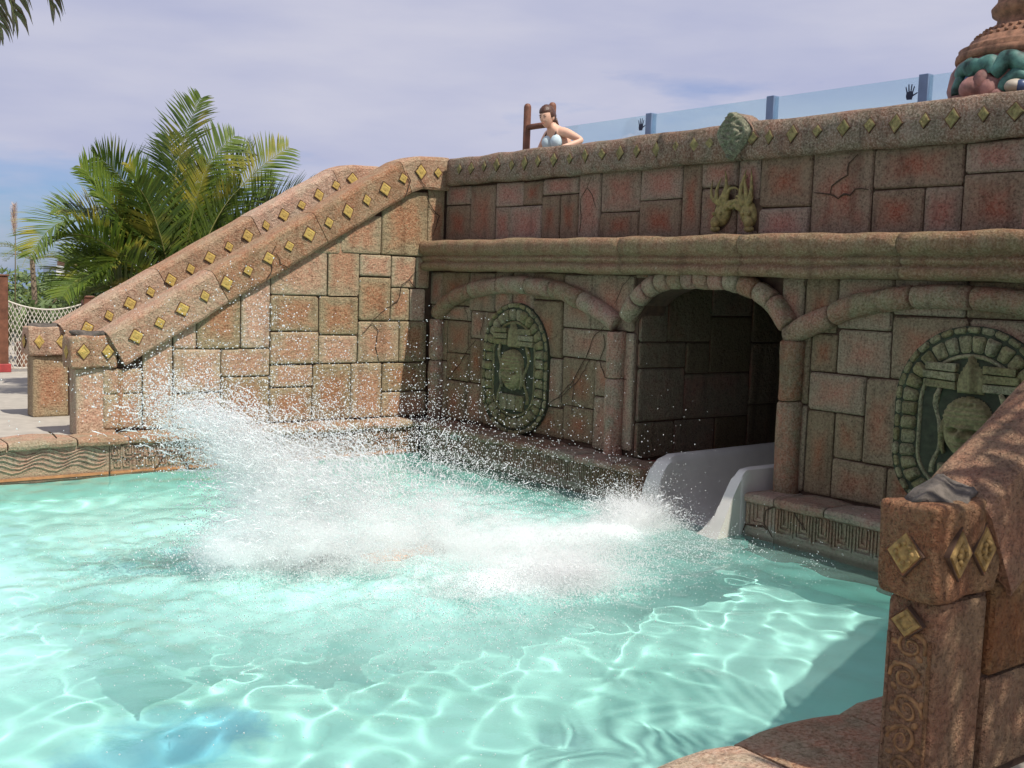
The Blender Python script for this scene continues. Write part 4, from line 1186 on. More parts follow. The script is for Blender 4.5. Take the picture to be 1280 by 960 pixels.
# ------------------------------------------------------------------ water slide
slide = empty('water_slide', (0, 0, 0), HALF)
tag(slide, 'white fibreglass flume curving out of the dark tunnel mouth', 'water slide')
SU0, SU1 = 4.03, 5.17
SCU, SHW = (SU0 + SU1) / 2, (SU1 - SU0) / 2
IW0, IW1 = SU0 + .175, SU1 - .10                    # inner faces
def flume_profile():
    P = [(SU0, -.45), (SU0, .36), (SU0 + .012, .43), (SU0 + .05, .475), (SU0 + .10, .485), (IW0 - .03, .47), (IW0, .42)]
    c, hw = (IW0 + IW1) / 2, (IW1 - IW0) / 2
    for i in range(1, 24):
        a = -math.pi / 2 + math.pi * i / 24
        x = math.copysign(abs(math.sin(a)) ** .75, a); z = -(abs(math.cos(a)) ** .75)
        P.append((c + x * hw, .42 + z * .52))
    P += [(IW1, .44), (IW1 + .015, .505), (IW1 + .05, .525), (SU1 - .012, .505), (SU1, .44), (SU1, -.45)]
    return P
FP = flume_profile()
def top_far(d):          # height of the far side wall at distance d out of the tunnel
    if d <= 0: return 9
    if d >= .425: return -.40
    return -.36 + .85 * (1 - (d / .425) ** 2.6) ** .5
def top_near(d):
    if d <= .25: return 9
    t_ = min(1, (d - .22) / .60); return .53 - .78 * (t_ * t_ * (3 - 2 * t_)) ** 1.15
st = list(np.linspace(1.02, .50, 14)) + list(np.linspace(.47, .30, 12)) + list(np.linspace(.27, .0, 8)) + [-.3, -.8, -1.5, -2.5, -3.6, -4.4]
v = []; f = []; n = len(FP)
for d in st:
    for i, (u, z) in enumerate(FP):
        tf, tn_ = top_far(d), top_near(d)
        k = (u - SU0) / (SU1 - SU0); tz = tf if k < .42 else (tn_ if k > .58 else max(-.12, 9))
        if .25 < k < .42: tz = max(tz, -.10)
        v.append((u, -d, min(z, tz) + max(0, -d) * .012))
for i in range(len(st) - 1): f += [(i * n + k, (i + 1) * n + k, (i + 1) * n + k + 1, i * n + k + 1) for k in range(n - 1)]
sl = mesh_obj('flume_shell', v, f, M['white_shell'], slide, True)
try:
    sl.data.set_sharp_from_angle(angle=math.radians(42))
except Exception: pass

#__PART2__
# ------------------------------------------------------------------ splash
def at_depth(px, py, x=None, y=None, z=None):
    if x is not None: return Vector(onx(px, py, x))
    if y is not None: return Vector(ony(px, py, y))
    return Vector(onz(px, py, z))
def px_m(p):                                    # metres per photo pixel at a point
    return float(T[2] @ (np.array(p) - CAM)) / F
RIGHT, UP, AWAY = Vector(T[0]), Vector((0, 0, 1)), Vector((T[2][0], T[2][1], 0)).normalized()
sprng = np.random.default_rng(23)
drops = []                                     # (positions, radii)
def spray(px, py, y, sx, sy, sd, n, r0, r1, clump=14, spread=.055, stretch=3.0, src=(-2.9, -4.4, -.1), zmin=WL):
    """clumpy burst of droplets centred on a point; strands point away from where the rider hit the water"""
    c = np.array(ony(px, py, y)); k = px_m(c)
    m_ = max(1, n // clump)
    g_ = sprng.normal(size=(m_, 3))
    cc_ = c + g_[:, :1] * sx * k * np.array(RIGHT) + g_[:, 1:2] * sy * k * np.array(UP) + g_[:, 2:] * sd * np.array(AWAY)
    dirn = cc_ - np.array(src); dirn /= np.linalg.norm(dirn, axis=1, keepdims=True) + 1e-6
    idx = sprng.integers(0, m_, n)
    P = cc_[idx] + sprng.normal(size=(n, 3)) * spread * sprng.gamma(1.2, .8, size=(n, 1)) + dirn[idx] * sprng.normal(size=(n, 1)) * spread * stretch
    R_ = r0 + (r1 - r0) * sprng.beta(1.1, 4.5, size=n)
    ok = P[:, 2] > zmin
    drops.append((P[ok], R_[ok]))
# mound the rider throws up, and the curtain leaning over it
SZ = (.0022, .0092)
spray(290, 682, -4.32, 26, 18, .18, 2500, *SZ, 40, .045)
spray(370, 672, -4.45, 55, 22, .22, 4000, *SZ, 40, .055)
spray(440, 655, -4.4, 55, 26, .25, 6000, *SZ, 40, .06)
spray(335, 610, -4.35, 36, 30, .20, 5500, *SZ, 30, .05, 4)
spray(305, 562, -4.35, 32, 22, .18, 8000, *SZ, 24, .045, 4.5)
spray(262, 526, -4.35, 32, 17, .18, 6000, *SZ, 18, .04, 5)
spray(220, 512, -4.35, 26, 16, .16, 2200, *SZ, 10, .04, 5)
spray(385, 580, -4.35, 50, 30, .22, 9000, *SZ, 22, .05, 4)
spray(450, 565, -4.35, 50, 24, .22, 3800, *SZ, 14, .05, 4)
spray(520, 615, -4.4, 60, 32, .25, 8000, .0022, .0075, 26, .065)
spray(590, 640, -4.45, 55, 26, .25, 5000, .0022, .007, 20, .065)
spray(545, 580, -4.4, 24, 20, .18, 1000, .0022, .008, 14, .04, 5)
spray(620, 615, -4.4, 40, 20, .25, 900, .0022, .007, 7, .05, 4)
spray(385, 690, -4.55, 60, 8, .10, 5000, .0022, .007, 30, .04)
# surface boil
for (px_, py_, sx_, sd_, n_) in ((700, 725, 40, .18, 20000), (640, 695, 70, .3, 13000), (560, 690, 60, .25, 10000), (740, 695, 55, .25, 9000), (805, 655, 30, .13, 9000), (330, 703, 50, .12, 12000), (410, 708, 45, .10, 7000), (600, 738, 80, .25, 5000), (860, 690, 50, .2, 1800)):
    p_ = onz(px_, py_, .03); spray(px_, py_, p_[1], sx_, 6, sd_, n_, .0022, .0065, 40, .05, 1.5)
spray(790, 640, onz(800, 655, 0)[1] + .1, 24, 11, .12, 9000, .002, .007, 24, .035, 2.5, (-.9, -4.5, -.1))
spray(766, 624, onz(800, 655, 0)[1] + .1, 16, 9, .1, 1300, .002, .0065, 12, .025, 3.5, (-.9, -4.5, -.1))
# fine flying drops
spray(320, 490, -4.3, 80, 30, .35, 1700, .0022, .0085, 7, .06, 3.5)
spray(290, 440, -4.3, 55, 36, .3, 600, .0022, .008, 6, .06, 3.5)
spray(335, 392, -4.3, 24, 8, .2, 260, .0022, .009, 12, .04, 3.5)
spray(430, 490, -4.3, 60, 32, .3, 600, .0022, .0075, 5, .07, 3)
spray(540, 505, -4.3, 55, 36, .4, 300, .0022, .007, 3, .08, 3)
spray(550, 550, -4.3, 14, 18, .2, 320, .0022, .008, 16, .04, 4)
spray(660, 530, -4.2, 80, 45, .5, 300, .0022, .0065, 2, .1, 2)
spray(720, 590, -4.2, 60, 24, .4, 420, .0022, .007, 2, .1, 2)
for (px_, py_, sx_, sd_, n_) in ((430, 750, 140, .4, 6000), (250, 740, 110, .5, 1800), (420, 830, 160, .45, 1500), (600, 780, 110, .4, 2000), (820, 720, 80, .3, 1200), (150, 690, 90, .6, 600)):
    p_ = onz(px_, py_, .03); spray(px_, py_, p_[1], sx_, 8, sd_, n_, .0018, .005, 4, .12, 1.5)
P = np.concatenate([a for a, b in drops]); R_ = np.concatenate([b for a, b in drops])
n_ = len(P)
tet = np.array([(1, 1, 1), (1, -1, -1), (-1, 1, -1), (-1, -1, 1)]) / math.sqrt(3)
octv = np.array([(1, 0, 0), (-1, 0, 0), (0, 1, 0), (0, -1, 0), (0, 0, 1), (0, 0, -1)], float)
octf = np.array([(0, 2, 4), (2, 1, 4), (1, 3, 4), (3, 0, 4), (2, 0, 5), (1, 2, 5), (3, 1, 5), (0, 3, 5)])
tetf = np.array([(0, 1, 2), (0, 3, 1), (0, 2, 3), (1, 3, 2)])
def rand_rot(k):
    q = sprng.normal(size=(k, 4)); q /= np.linalg.norm(q, axis=1, keepdims=True)
    w, x, y, z = q.T
    return np.stack([1 - 2 * (y * y + z * z), 2 * (x * y - z * w), 2 * (x * z + y * w), 2 * (x * y + z * w), 1 - 2 * (x * x + z * z), 2 * (y * z - x * w), 2 * (x * z - y * w), 2 * (y * z + x * w), 1 - 2 * (x * x + y * y)], -1).reshape(k, 3, 3)
def scatter_mesh(P, R_, base, faces):
    k = len(P)
    V_ = np.einsum('kij,vj->kvi', rand_rot(k), base) * R_[:, None, None] * sprng.uniform(.8, 1.3, size=(k, 1, 3)) + P[:, None]
    F_ = (faces[None] + (np.arange(k) * len(base))[:, None, None]).reshape(-1, 3)
    return V_.reshape(-1, 3), F_
big_ = R_ > .0045
Va, Fa = scatter_mesh(P[~big_], R_[~big_] * 1.35, tet, tetf)
Vb, Fb = scatter_mesh(P[big_], R_[big_], octv, octf)
V = np.concatenate([Va, Vb]); Q = np.concatenate([Fa, Fb + len(Va)])
me = bpy.data.meshes.new('water_splash')
me.vertices.add(len(V)); me.vertices.foreach_set('co', V.ravel().astype(np.float32))
me.loops.add(Q.size); me.loops.foreach_set('vertex_index', Q.ravel().astype(np.int32))
me.polygons.add(len(Q)); me.polygons.foreach_set('loop_start', np.arange(0, Q.size, 3, dtype=np.int32))
me.update(calc_edges=True)
me.polygons.foreach_set('use_smooth', np.ones(len(Q), bool))
me.materials.append(M['spray'])
o = bpy.data.objects.new('water_splash', me); COL.objects.link(o)
tag(o, 'white burst of spray and flying drops over the pool', 'splash', kind='stuff')

# ropes of flung water
sr = random.Random(4)
st_mb = MB()
def strands(px_, py_, y_, sx_, sy_, sd_, n_s, src, L0, L1, r0):
    c = Vector(ony(px_, py_, y_)); k = px_m(c); S_ = Vector(src)
    for _ in range(n_s):
        p = c + RIGHT * sr.gauss(0, sx_) * k + UP * sr.gauss(0, sy_) * k + AWAY * sr.gauss(0, sd_)
        if p.z < WL + .01: continue
        d = (p - S_).normalized() + Vector((sr.gauss(0, .18), sr.gauss(0, .18), sr.gauss(0, .18))); d.normalize()
        L_ = sr.uniform(L0, L1); nseg = 7; pts_ = []; rr_ = []
        for j in range(nseg):
            t_ = j / (nseg - 1)
            q = p + d * L_ * (t_ - .5) + Vector((0, 0, -1)) * .35 * L_ * (t_ - .2) ** 2 + Vector(noise.noise_vector(p * 9 + Vector((t_ * 3, 0, 0)))) * .016
            pts_.append(q); rr_.append(r0 * sr.uniform(.35, 1.2) * math.sin(math.pi * (.08 + .86 * t_)))
        st_mb.tube(pts_, rr_, 5)
SRC = (-2.9, -4.4, -.15)
strands(300, 565, -4.35, 34, 22, .16, 320, SRC, .04, .16, .0045)
strands(258, 525, -4.35, 30, 13, .14, 170, SRC, .04, .14, .0042)
strands(345, 610, -4.33, 42, 28, .18, 300, SRC, .04, .15, .0045)
strands(300, 670, -4.45, 30, 16, .10, 90, SRC, .03, .08, .004)
strands(430, 590, -4.35, 50, 24, .2, 200, SRC, .05, .16, .005)
strands(540, 585, -4.35, 40, 22, .2, 90, SRC, .04, .12, .0045)
strands(785, 635, -4.5, 24, 9, .1, 160, (-.9, -4.5, -.15), .03, .10, .005)
o = st_mb.build('water_strands', M['spray'], None, True); tag(o, 'white ropes of water flung up within the splash', 'splash', kind='stuff')
# mist: the dense heart of the splash, a cloud of drops too fine to tell apart
m, n, b, o = new_mat('splash_mist'); M['mist'] = m
n.nodes.remove(b)
t = n.nodes.new('ShaderNodeTexCoord')
def puff(px_, py_, y_, sx_, sy_, sd_, amp):
    c = ony(px_, py_, y_); k = px_m(c)
    v1 = n.nodes.new('ShaderNodeVectorMath'); v1.operation = 'SUBTRACT'; v1.inputs[1].default_value = tuple(c); n.links.new(t.outputs['Object'], v1.inputs[0])
    comps = []
    for ax, sg_ in ((tuple(Vector((RIGHT.x, RIGHT.y, 0)).normalized()), sx_ * k), ((0, 0, 1), sy_ * k), (tuple(AWAY), sd_)):
        d1 = n.nodes.new('ShaderNodeVectorMath'); d1.operation = 'DOT_PRODUCT'; d1.inputs[1].default_value = tuple(a / sg_ for a in ax); n.links.new(v1.outputs[0], d1.inputs[0])
        comps.append(math_(n, 'MULTIPLY', d1.outputs['Value'], d1.outputs['Value']))
    q = math_(n, 'ADD', math_(n, 'ADD', comps[0], comps[1]), comps[2])
    return math_(n, 'MULTIPLY', math_(n, 'EXPONENT', math_(n, 'MULTIPLY', q, -1.0)), amp * .78)
tot = None
for args in ((290, 682, -4.38, 26, 22, .20, 40), (345, 674, -4.40, 48, 20, .20, 30), (440, 660, -4.40, 60, 30, .30, 12), (330, 615, -4.34, 34, 34, .20, 22), (298, 560, -4.35, 28, 22, .16, 15),
             (255, 524, -4.35, 30, 15, .15, 10), (390, 590, -4.35, 46, 26, .20, 7), (450, 580, -4.38, 44, 22, .20, 2.5), (540, 645, -4.45, 64, 26, .30, 6), (640, 680, -4.9, 80, 22, .45, 7),
             (700, 720, -5.45, 50, 15, .22, 28), (790, 645, -4.55, 36, 16, .18, 16), (730, 675, -4.7, 60, 18, .3, 7)):
    p_ = puff(*args); tot = p_ if tot is None else math_(n, 'ADD', tot, p_)
mp2 = n.nodes.new('ShaderNodeMapping'); mp2.inputs['Rotation'].default_value = (0, math.radians(-38), 0); mp2.inputs['Scale'].default_value = (3.2, 6.5, 9.0)
n.links.new(t.outputs['Object'], mp2.inputs['Vector'])
nz = tex_noise(n, mp2.outputs[0], 1.0, 3, 0.7)
nz = ramp(n, nz, [(0.42, 0.03), (0.60, 2.2)])
dens = math_(n, 'SUBTRACT', math_(n, 'MULTIPLY', tot, nz), 0.35)
dens = math_(n, 'MAXIMUM', dens, 0.0)
vol = n.nodes.new('ShaderNodeVolumeScatter'); vol.inputs['Color'].default_value = (0.998, 1.0, 1.0, 1); vol.inputs['Anisotropy'].default_value = 0.0
n.links.new(dens, vol.inputs['Density']); n.links.new(vol.outputs[0], o.inputs['Volume'])
mb = MB().box((-5.2, -6.05, WL + .0), (-.55, -3.75, 1.3))
mist = mb.build('splash_mist', M['mist']); tag(mist, 'soft white mist at the heart of the splash', 'mist', kind='stuff')

# ------------------------------------------------------------------ people
def skin_body(name, joints, edges, mat, sub=2):
    """one continuous surface grown round a skeleton: joints {name: (co, radius)}"""
    me = bpy.data.meshes.new(name); keys = list(joints)
    me.from_pydata([joints[k][0] for k in keys], [(keys.index(a), keys.index(b)) for a, b in edges], [])
    ob = bpy.data.objects.new(name, me); COL.objects.link(ob)
    mod = ob.modifiers.new('skin', 'SKIN'); mod.use_smooth_shade = True
    sv = me.skin_vertices[0].data
    for i, k in enumerate(keys):
        r = joints[k][1]; sv[i].radius = r if hasattr(r, '__len__') else (r, r)
        sv[i].use_root = (i == 0)
    ms = ob.modifiers.new('sub', 'SUBSURF'); ms.levels = sub; ms.render_levels = sub
    dg = bpy.context.evaluated_depsgraph_get()
    m2 = bpy.data.meshes.new_from_object(ob.evaluated_get(dg))
    bpy.data.objects.remove(ob)
    return m2
def from_mesh(mb, m2, mi=0, tf=None):
    return mb.add([tf(v.co) if tf else v.co[:] for v in m2.vertices], [list(p.vertices) for p in m2.polygons], mi)
# the woman behind the parapet: she faces the pool (-x), her left is -y
hp = onx(684, 146, .60)
HX, HY, HZ = .60, float(hp[1]), float(hp[2])
J = {'pelvis': ((HX + .33, HY - .03, 3.26), (.15, .12)), 'waist': ((HX + .27, HY - .03, 3.37), (.125, .10)), 'chest': ((HX + .17, HY - .03, 3.52), (.145, .115)),
     'collar': ((HX + .10, HY - .02, 3.615), (.10, .07)), 'neck': ((HX + .06, HY - .01, 3.68), .05), 'skull': ((HX + .02, HY, 3.745), .052)}
E_ = [('pelvis', 'waist'), ('waist', 'chest'), ('chest', 'collar'), ('collar', 'neck'), ('neck', 'skull')]
def arm(tagn, s, el, wr, hd):
    J['sh' + tagn] = ((HX + .13, HY - .02 + s * .155, 3.605), .056); J['el' + tagn] = (el, .038); J['wr' + tagn] = (wr, .028); J['hd' + tagn] = (hd, (.036, .02))
    E_.extend([('collar', 'sh' + tagn), ('sh' + tagn, 'el' + tagn), ('el' + tagn, 'wr' + tagn), ('wr' + tagn, 'hd' + tagn)])
    d = (Vector(hd) - Vector(wr)).normalized()
    for k in range(4):
        a = Vector(hd) + d * .03 + Vector((0, s * (k - 1.5) * .018, 0)); b_ = a + d * (.07 - .008 * abs(k - 1.5)) + Vector((0, 0, -.015))
        J['f%d%s' % (k, tagn)] = (tuple(a), .010); J['g%d%s' % (k, tagn)] = (tuple(b_), .008)
        E_.extend([('hd' + tagn, 'f%d%s' % (k, tagn)), ('f%d%s' % (k, tagn), 'g%d%s' % (k, tagn))])
    a = Vector(wr) + d * .03; J['th' + tagn] = (tuple(a + d * .035 + Vector((0, -s * .045, 0))), .010); E_.append(('hd' + tagn, 'th' + tagn))
e_l = onx(728, 176, .80); arm('L', -1, tuple(e_l), (.52, HY - .30, 3.39), (.46, HY - .27, 3.385))
arm('R', 1, (HX + .12, HY + .28, 3.42), (.52, HY + .20, 3.39), (.46, HY + .18, 3.385))
for s, tg_ in ((-1, 'L'), (1, 'R')):
    J['hip' + tg_] = ((HX + .34, HY - .03 + s * .09, 3.19), .095); J['kn' + tg_] = ((HX + .30, HY - .03 + s * .10, 2.82), .058); J['an' + tg_] = ((HX + .36, HY - .03 + s * .10, 2.455), .038); J['to' + tg_] = ((HX + .22, HY - .03 + s * .11, 2.42), .030)
    E_ += [('pelvis', 'hip' + tg_), ('hip' + tg_, 'kn' + tg_), ('kn' + tg_, 'an' + tg_), ('an' + tg_, 'to' + tg_)]
body = MB(); from_mesh(body, skin_body('person', J, E_, None))
def head_pt(a, b):                              # a: 0..pi from crown, b: angle, 0 = face (-x)
    x, y, z = -math.sin(a) * math.cos(b), math.sin(a) * math.sin(b), math.cos(a)
    f_ = max(0, -x)
    px_ = x * (.098 if x < 0 else .100); py_ = y * (.075 - .020 * max(0, -z)); pz_ = z * .118
    px_ -= .026 * math.exp(-(y / .16) ** 2 - ((z + .18) / .17) ** 2) * f_          # nose
    px_ += .012 * math.exp(-((abs(y) - .36) / .17) ** 2 - ((z - .04) / .11) ** 2) * f_   # eyes
    px_ -= .010 * math.exp(-(y / .28) ** 2 - ((z + .50) / .07) ** 2) * f_          # mouth
    px_ -= .014 * math.exp(-(y / .3) ** 2 - ((z + .85) / .16) ** 2)               # chin
    return Vector((px_, py_, pz_))
tilt = Matrix.Rotation(-.20, 3, 'Y') @ Matrix.Rotation(.28, 3, 'Z')
hc = Vector((HX, HY, HZ - .005))
hv = []; hf = []; na, nb = 20, 28
for i in range(na + 1):
    for k in range(nb): hv.append(hc + tilt @ head_pt(math.pi * i / na, 2 * math.pi * k / nb))
for i in range(na): hf += [(i * nb + k, (i + 1) * nb + k, (i + 1) * nb + (k + 1) % nb, i * nb + (k + 1) % nb) for k in range(nb)]
body.add(hv, hf)
for s in (-1, 1): body.ball(hc + tilt @ Vector((.012, s * .072, -.012)), (.018, .010, .028), 8, 6)
person = body.build('person', M['skin'], None, True)
tag(person, 'person in a pale blue bikini top leaning forward behind the parapet', 'person')
hv = []
for i in range(na + 1):
    for k in range(nb):
        a, b_ = math.pi * i / na, 2 * math.pi * k / nb
        q = head_pt(a, b_); z = math.cos(a); x = -math.sin(a) * math.cos(b_)
        cover = 1.0
        if x < -.25 and z < .42: cover = 0
        elif x < .12 and z < -.05: cover = 0
        elif z < -.62: cover = 0
        s = 1.17 if cover else .90
        q = Vector((q.x * s + (.006 if cover else 0), q.y * s, q.z * s)); q += Vector(noise.noise_vector(q * 60)) * .007 * cover
        hv.append(hc + tilt @ q)
hair = MB().add(hv, hf)
for k in range(9):
    s = (k - 4) / 4
    p0 = hc + tilt @ Vector((.085, s * .05, -.02)); p1 = p0 + Vector((.035, 0, -.07)); p2 = p0 + Vector((.035 + .01 * math.sin(k), s * .01, -.10 - .02 * math.cos(k * 2)))
    hair.tube([p0, p1, p2], [.018, .015, .003], 6)
hair.build('hair', M['hair'], person, True)
for s in (-1, 1):
    eye = MB().ball(hc + tilt @ Vector((-.083, s * .028, .008)), (.008, .015, .006), 8, 5); eye.build('eye', M['strap'], person, True)
    MB().ball(hc + tilt @ Vector((-.092, s * .030, .026)), (.006, .020, .004), 8, 5).build('eyebrow', M['hair'], person, True)
MB().ball(hc + tilt @ Vector((-.099, 0, -.060)), (.008, .022, .006), 8, 5).build('mouth', simple('lips', (.42, .16, .13), .5, .05, 9, 0), person, True)
for s in (-1, 1):
    cc_ = Vector((HX + .055, HY - .03 + s * .075, 3.50))
    cup = MB().ball(cc_, (.066, .068, .080), 14, 9, 0, Matrix.Rotation(s * .2, 3, 'Z')); cup.build('bikini_cup', M['bikini'], person, True)
    MB().tube([cc_ + Vector((-.03, s * .01, .07)), (HX + .06, HY - .02 + s * .085, 3.63), (HX + .12, HY - .01 + s * .05, 3.68)], .007, 6).build('strap', M['strap'], person, True)
    MB().tube([cc_ + Vector((0, s * .06, -.05)), (HX + .17, HY - .03 + s * .15, 3.46), (HX + .30, HY - .03 + s * .06, 3.46)], .007, 6).build('strap', M['strap'], person, True)
MB().ball((HX + .335, HY - .03, 3.21), (.155, .19, .10), 16, 9).build('bikini_bottom', M['bikini'], person, True)

# the rider, all but swallowed by the splash
RX, RY = -3.60, -4.42
JR = {'pelvis': ((RX, RY, .0), (.16, .12)), 'chest': ((RX + .42, RY + .02, .03), (.17, .12)), 'collar': ((RX + .58, RY + .02, .05), (.12, .08)), 'neck': ((RX + .66, RY + .02, .06), .055), 'head': ((RX + .78, RY + .02, .08), (.095, .085)), 'crown': ((RX + .86, RY + .02, .085), (.06, .06))}
ER = [('pelvis', 'chest'), ('chest', 'collar'), ('collar', 'neck'), ('neck', 'head'), ('head', 'crown')]
for s, tg_ in ((-1, 'L'), (1, 'R')):
    JR['sh' + tg_] = ((RX + .52, RY + s * .19, .03), .06); JR['el' + tg_] = ((RX + .75, RY + s * .36, -.02), .042); JR['wr' + tg_] = ((RX + .95, RY + s * .42, .03), .03); JR['ha' + tg_] = ((RX + 1.04, RY + s * .43, .04), (.035, .018))
    JR['hip' + tg_] = ((RX - .10, RY + s * .10, -.01), .10); JR['kn' + tg_] = ((RX - .48, RY + s * .12, .02), .062); JR['an' + tg_] = ((RX - .86, RY + s * .13, -.03), .04); JR['to' + tg_] = ((RX - .95, RY + s * .13, .08), .03)
    ER += [('collar', 'sh' + tg_), ('sh' + tg_, 'el' + tg_), ('el' + tg_, 'wr' + tg_), ('wr' + tg_, 'ha' + tg_), ('pelvis', 'hip' + tg_), ('hip' + tg_, 'kn' + tg_), ('kn' + tg_, 'an' + tg_), ('an' + tg_, 'to' + tg_)]
for k_ in JR: JR[k_] = ((JR[k_][0][0], JR[k_][0][1], JR[k_][0][2] - (.16 if k_[:2] in ('to', 'an', 'kn', 'wr', 'ha', 'el') else .11)), JR[k_][1])
rb = MB(); from_mesh(rb, skin_body('person', JR, ER, None))
for s in (-1, 1):
    for k in range(4):
        h_ = Vector((RX + 1.06, RY + s * .43 + (k - 1.5) * .02, -.12)); rb.tube([h_, h_ + Vector((.04, 0, .004)), h_ + Vector((.075, 0, -.006))], [.010, .009, .006], 6)
    h_ = Vector((RX + 1.0, RY + s * .40, -.12)); rb.tube([h_, h_ + Vector((.03, -s * .04, 0))], [.011, .008], 6)
rider = rb.build('person', M['skin'], None, True)
tag(rider, 'person in dark swimwear almost hidden inside the splash, lying on the water', 'person')
sh_ = MB().ball((RX - .02, RY, -.07), (.20, .185, .135), 16, 10)
for s in (-1, 1): sh_.tube([(RX - .08, RY + s * .10, -.10), (RX - .36, RY + s * .115, -.12)], [.118, .095], 10)
sh_.build('swim_shorts', M['dark_cloth'], rider, True)
MB().ball((RX + .83, RY + .02, -.03), (.10, .092, .088), 14, 9).build('hair', M['hair'], rider, True)

# ------------------------------------------------------------------ glass fence, timber railing, statue on the platform
gx = 1.25
gz = float(onx(965, 122, gx)[2]); PZ = 2.395
fence = empty('glass_fence', (gx, -3, PZ)); tag(fence, 'tinted glass balustrade with blue grey posts behind the parapet', 'fence')
gys = [float(onx(p_, 125, gx)[1]) for p_ in (814, 965, 1155)]
step_ = gys[1] - gys[2]
gys = [gys[0] + (gys[0] - gys[1])] + gys + [gys[2] - step_, gys[2] - 2 * step_]
inv = Matrix.Translation(fence.location).inverted()
def under(mb, name, mat, par, smooth=False):
    mb.v = [tuple(inv @ Vector(p)) for p in mb.v]; return mb.build(name, mat, par, smooth)
for y_ in gys: under(MB().box((gx - .03, y_ - .045, PZ), (gx + .05, y_ + .045, gz + .015), 0, .006), 'post', M['steel'], fence)
panes = []
for a, b_ in zip(gys[:-1], gys[1:]):
    panes.append(under(MB().box((gx - .006, b_ + .05, PZ + .08), (gx + .006, a - .05, gz)), 'pane', M['glass'], fence))
def hand_print(px_, py_, par):
    c = onx(px_, py_, gx - .012); k = .055
    v = []; f = []
    def poly(pts_):
        n0 = len(v); v.extend([tuple(inv @ Vector((gx - .0085, c[1] - a * k, c[2] + b_ * k))) for a, b_ in pts_]); f.append(list(range(n0, n0 + len(pts_))))
    poly([(-.5, -.9), (.4, -.95), (.62, -.3), (.55, .25), (-.05, .38), (-.6, .2), (-.68, -.4)])
    for a, b_, L_, an in ((-.5, .2, .85, 1.85), (-.17, .33, 1.05, 1.66), (.18, .33, 1.0, 1.47), (.48, .22, .8, 1.25), (.55, -.35, .8, .45)):
        d = Vector((math.cos(an), math.sin(an))); n_2 = Vector((-d.y, d.x)) * .12
        p = Vector((a, b_)); q = p + d * L_
        poly([p - n_2, q - n_2 * .8, q + d * .12, q + n_2 * .8, p + n_2])
    mesh_obj('hand_print', v, f, M['sticker'], par)
hand_print(801, 157, panes[0]); hand_print(1137, 117, panes[2])
rail = empty('timber_railing', (1.08, -.5, PZ)); tag(rail, 'dark brown round timber posts with a crossbar behind the leaning person', 'railing')
inv = Matrix.Translation(rail.location).inverted()
ry0, ry1 = float(onx(659, 150, 1.08)[1]), float(onx(690, 150, 1.08)[1]); rz = float(onx(659, 130, 1.08)[2])
for y_, rz in ((ry0, rz), (ry1, rz - .035)):
    under(MB().lathe([(.045, PZ), (.045, rz - .04), (.040, rz - .02), (.025, rz), (.0, rz + .006)], (1.08, y_, 0), 14), 'post', M['wood'], rail, True)
cz_ = float(onx(672, 157.5, 1.08)[2])
under(MB().tube([(1.08, ry0, cz_), (1.08, ry1, cz_)], .036, 10), 'crossbar', M['wood'], rail, True)

SX, SR = .95, .60
sy = float(onx(1195, 108, SX)[1]) - SR - .03
st_ = empty('statue', (SX, sy, PZ)); tag(st_, 'painted stone urn statue with green serpents and stepped terracotta bell top', 'statue')
inv = Matrix.Translation(st_.location).inverted()
zb = 3.40
under(MB().lathe([(.40, PZ), (.42, 2.9), (.50, 3.2), (.57, zb), (.60, zb + .10), (.58, zb + .22), (.52, zb + .31), (.3, zb + .32)], (SX, sy, 0), 36), 'drum', M['statue_pink'], st_, True)
bell = [(.50, .285), (.545, .29), (.555, .31), (.55, .345), (.53, .36), (.535, .385), (.50, .40), (.47, .42), (.455, .45), (.42, .465), (.41, .49), (.37, .505), (.355, .535), (.30, .55), (.285, .57), (.275, .62), (.315, .645), (.325, .69), (.30, .72), (.285, .74), (.28, .77), (.32, .82), (.36, .92), (.34, 1.05), (.2, 1.25), (.08, 1.45), (.0, 1.6)]
bell = [(r_b, zb + z_) for r_b, z_ in bell]
bl = under(MB().lathe(bell, (SX, sy, 0), 40), 'bell_top', M['statue_stone'], st_, True)
for rr_, zz, n_b in ((.418, zb + .478, 40), (.364, zb + .52, 36)):
    mb = MB()
    for k in range(n_b):
        a = 2 * math.pi * k / n_b; mb.ball((SX + rr_ * math.cos(a), sy + rr_ * math.sin(a), zz), .016, 6, 4)
    under(mb, 'bead_band', M['statue_stone'], bl, True)['kind'] = 'stuff'
def around(a, z, r): return (SX + r * math.cos(a), sy + r * math.sin(a), z)
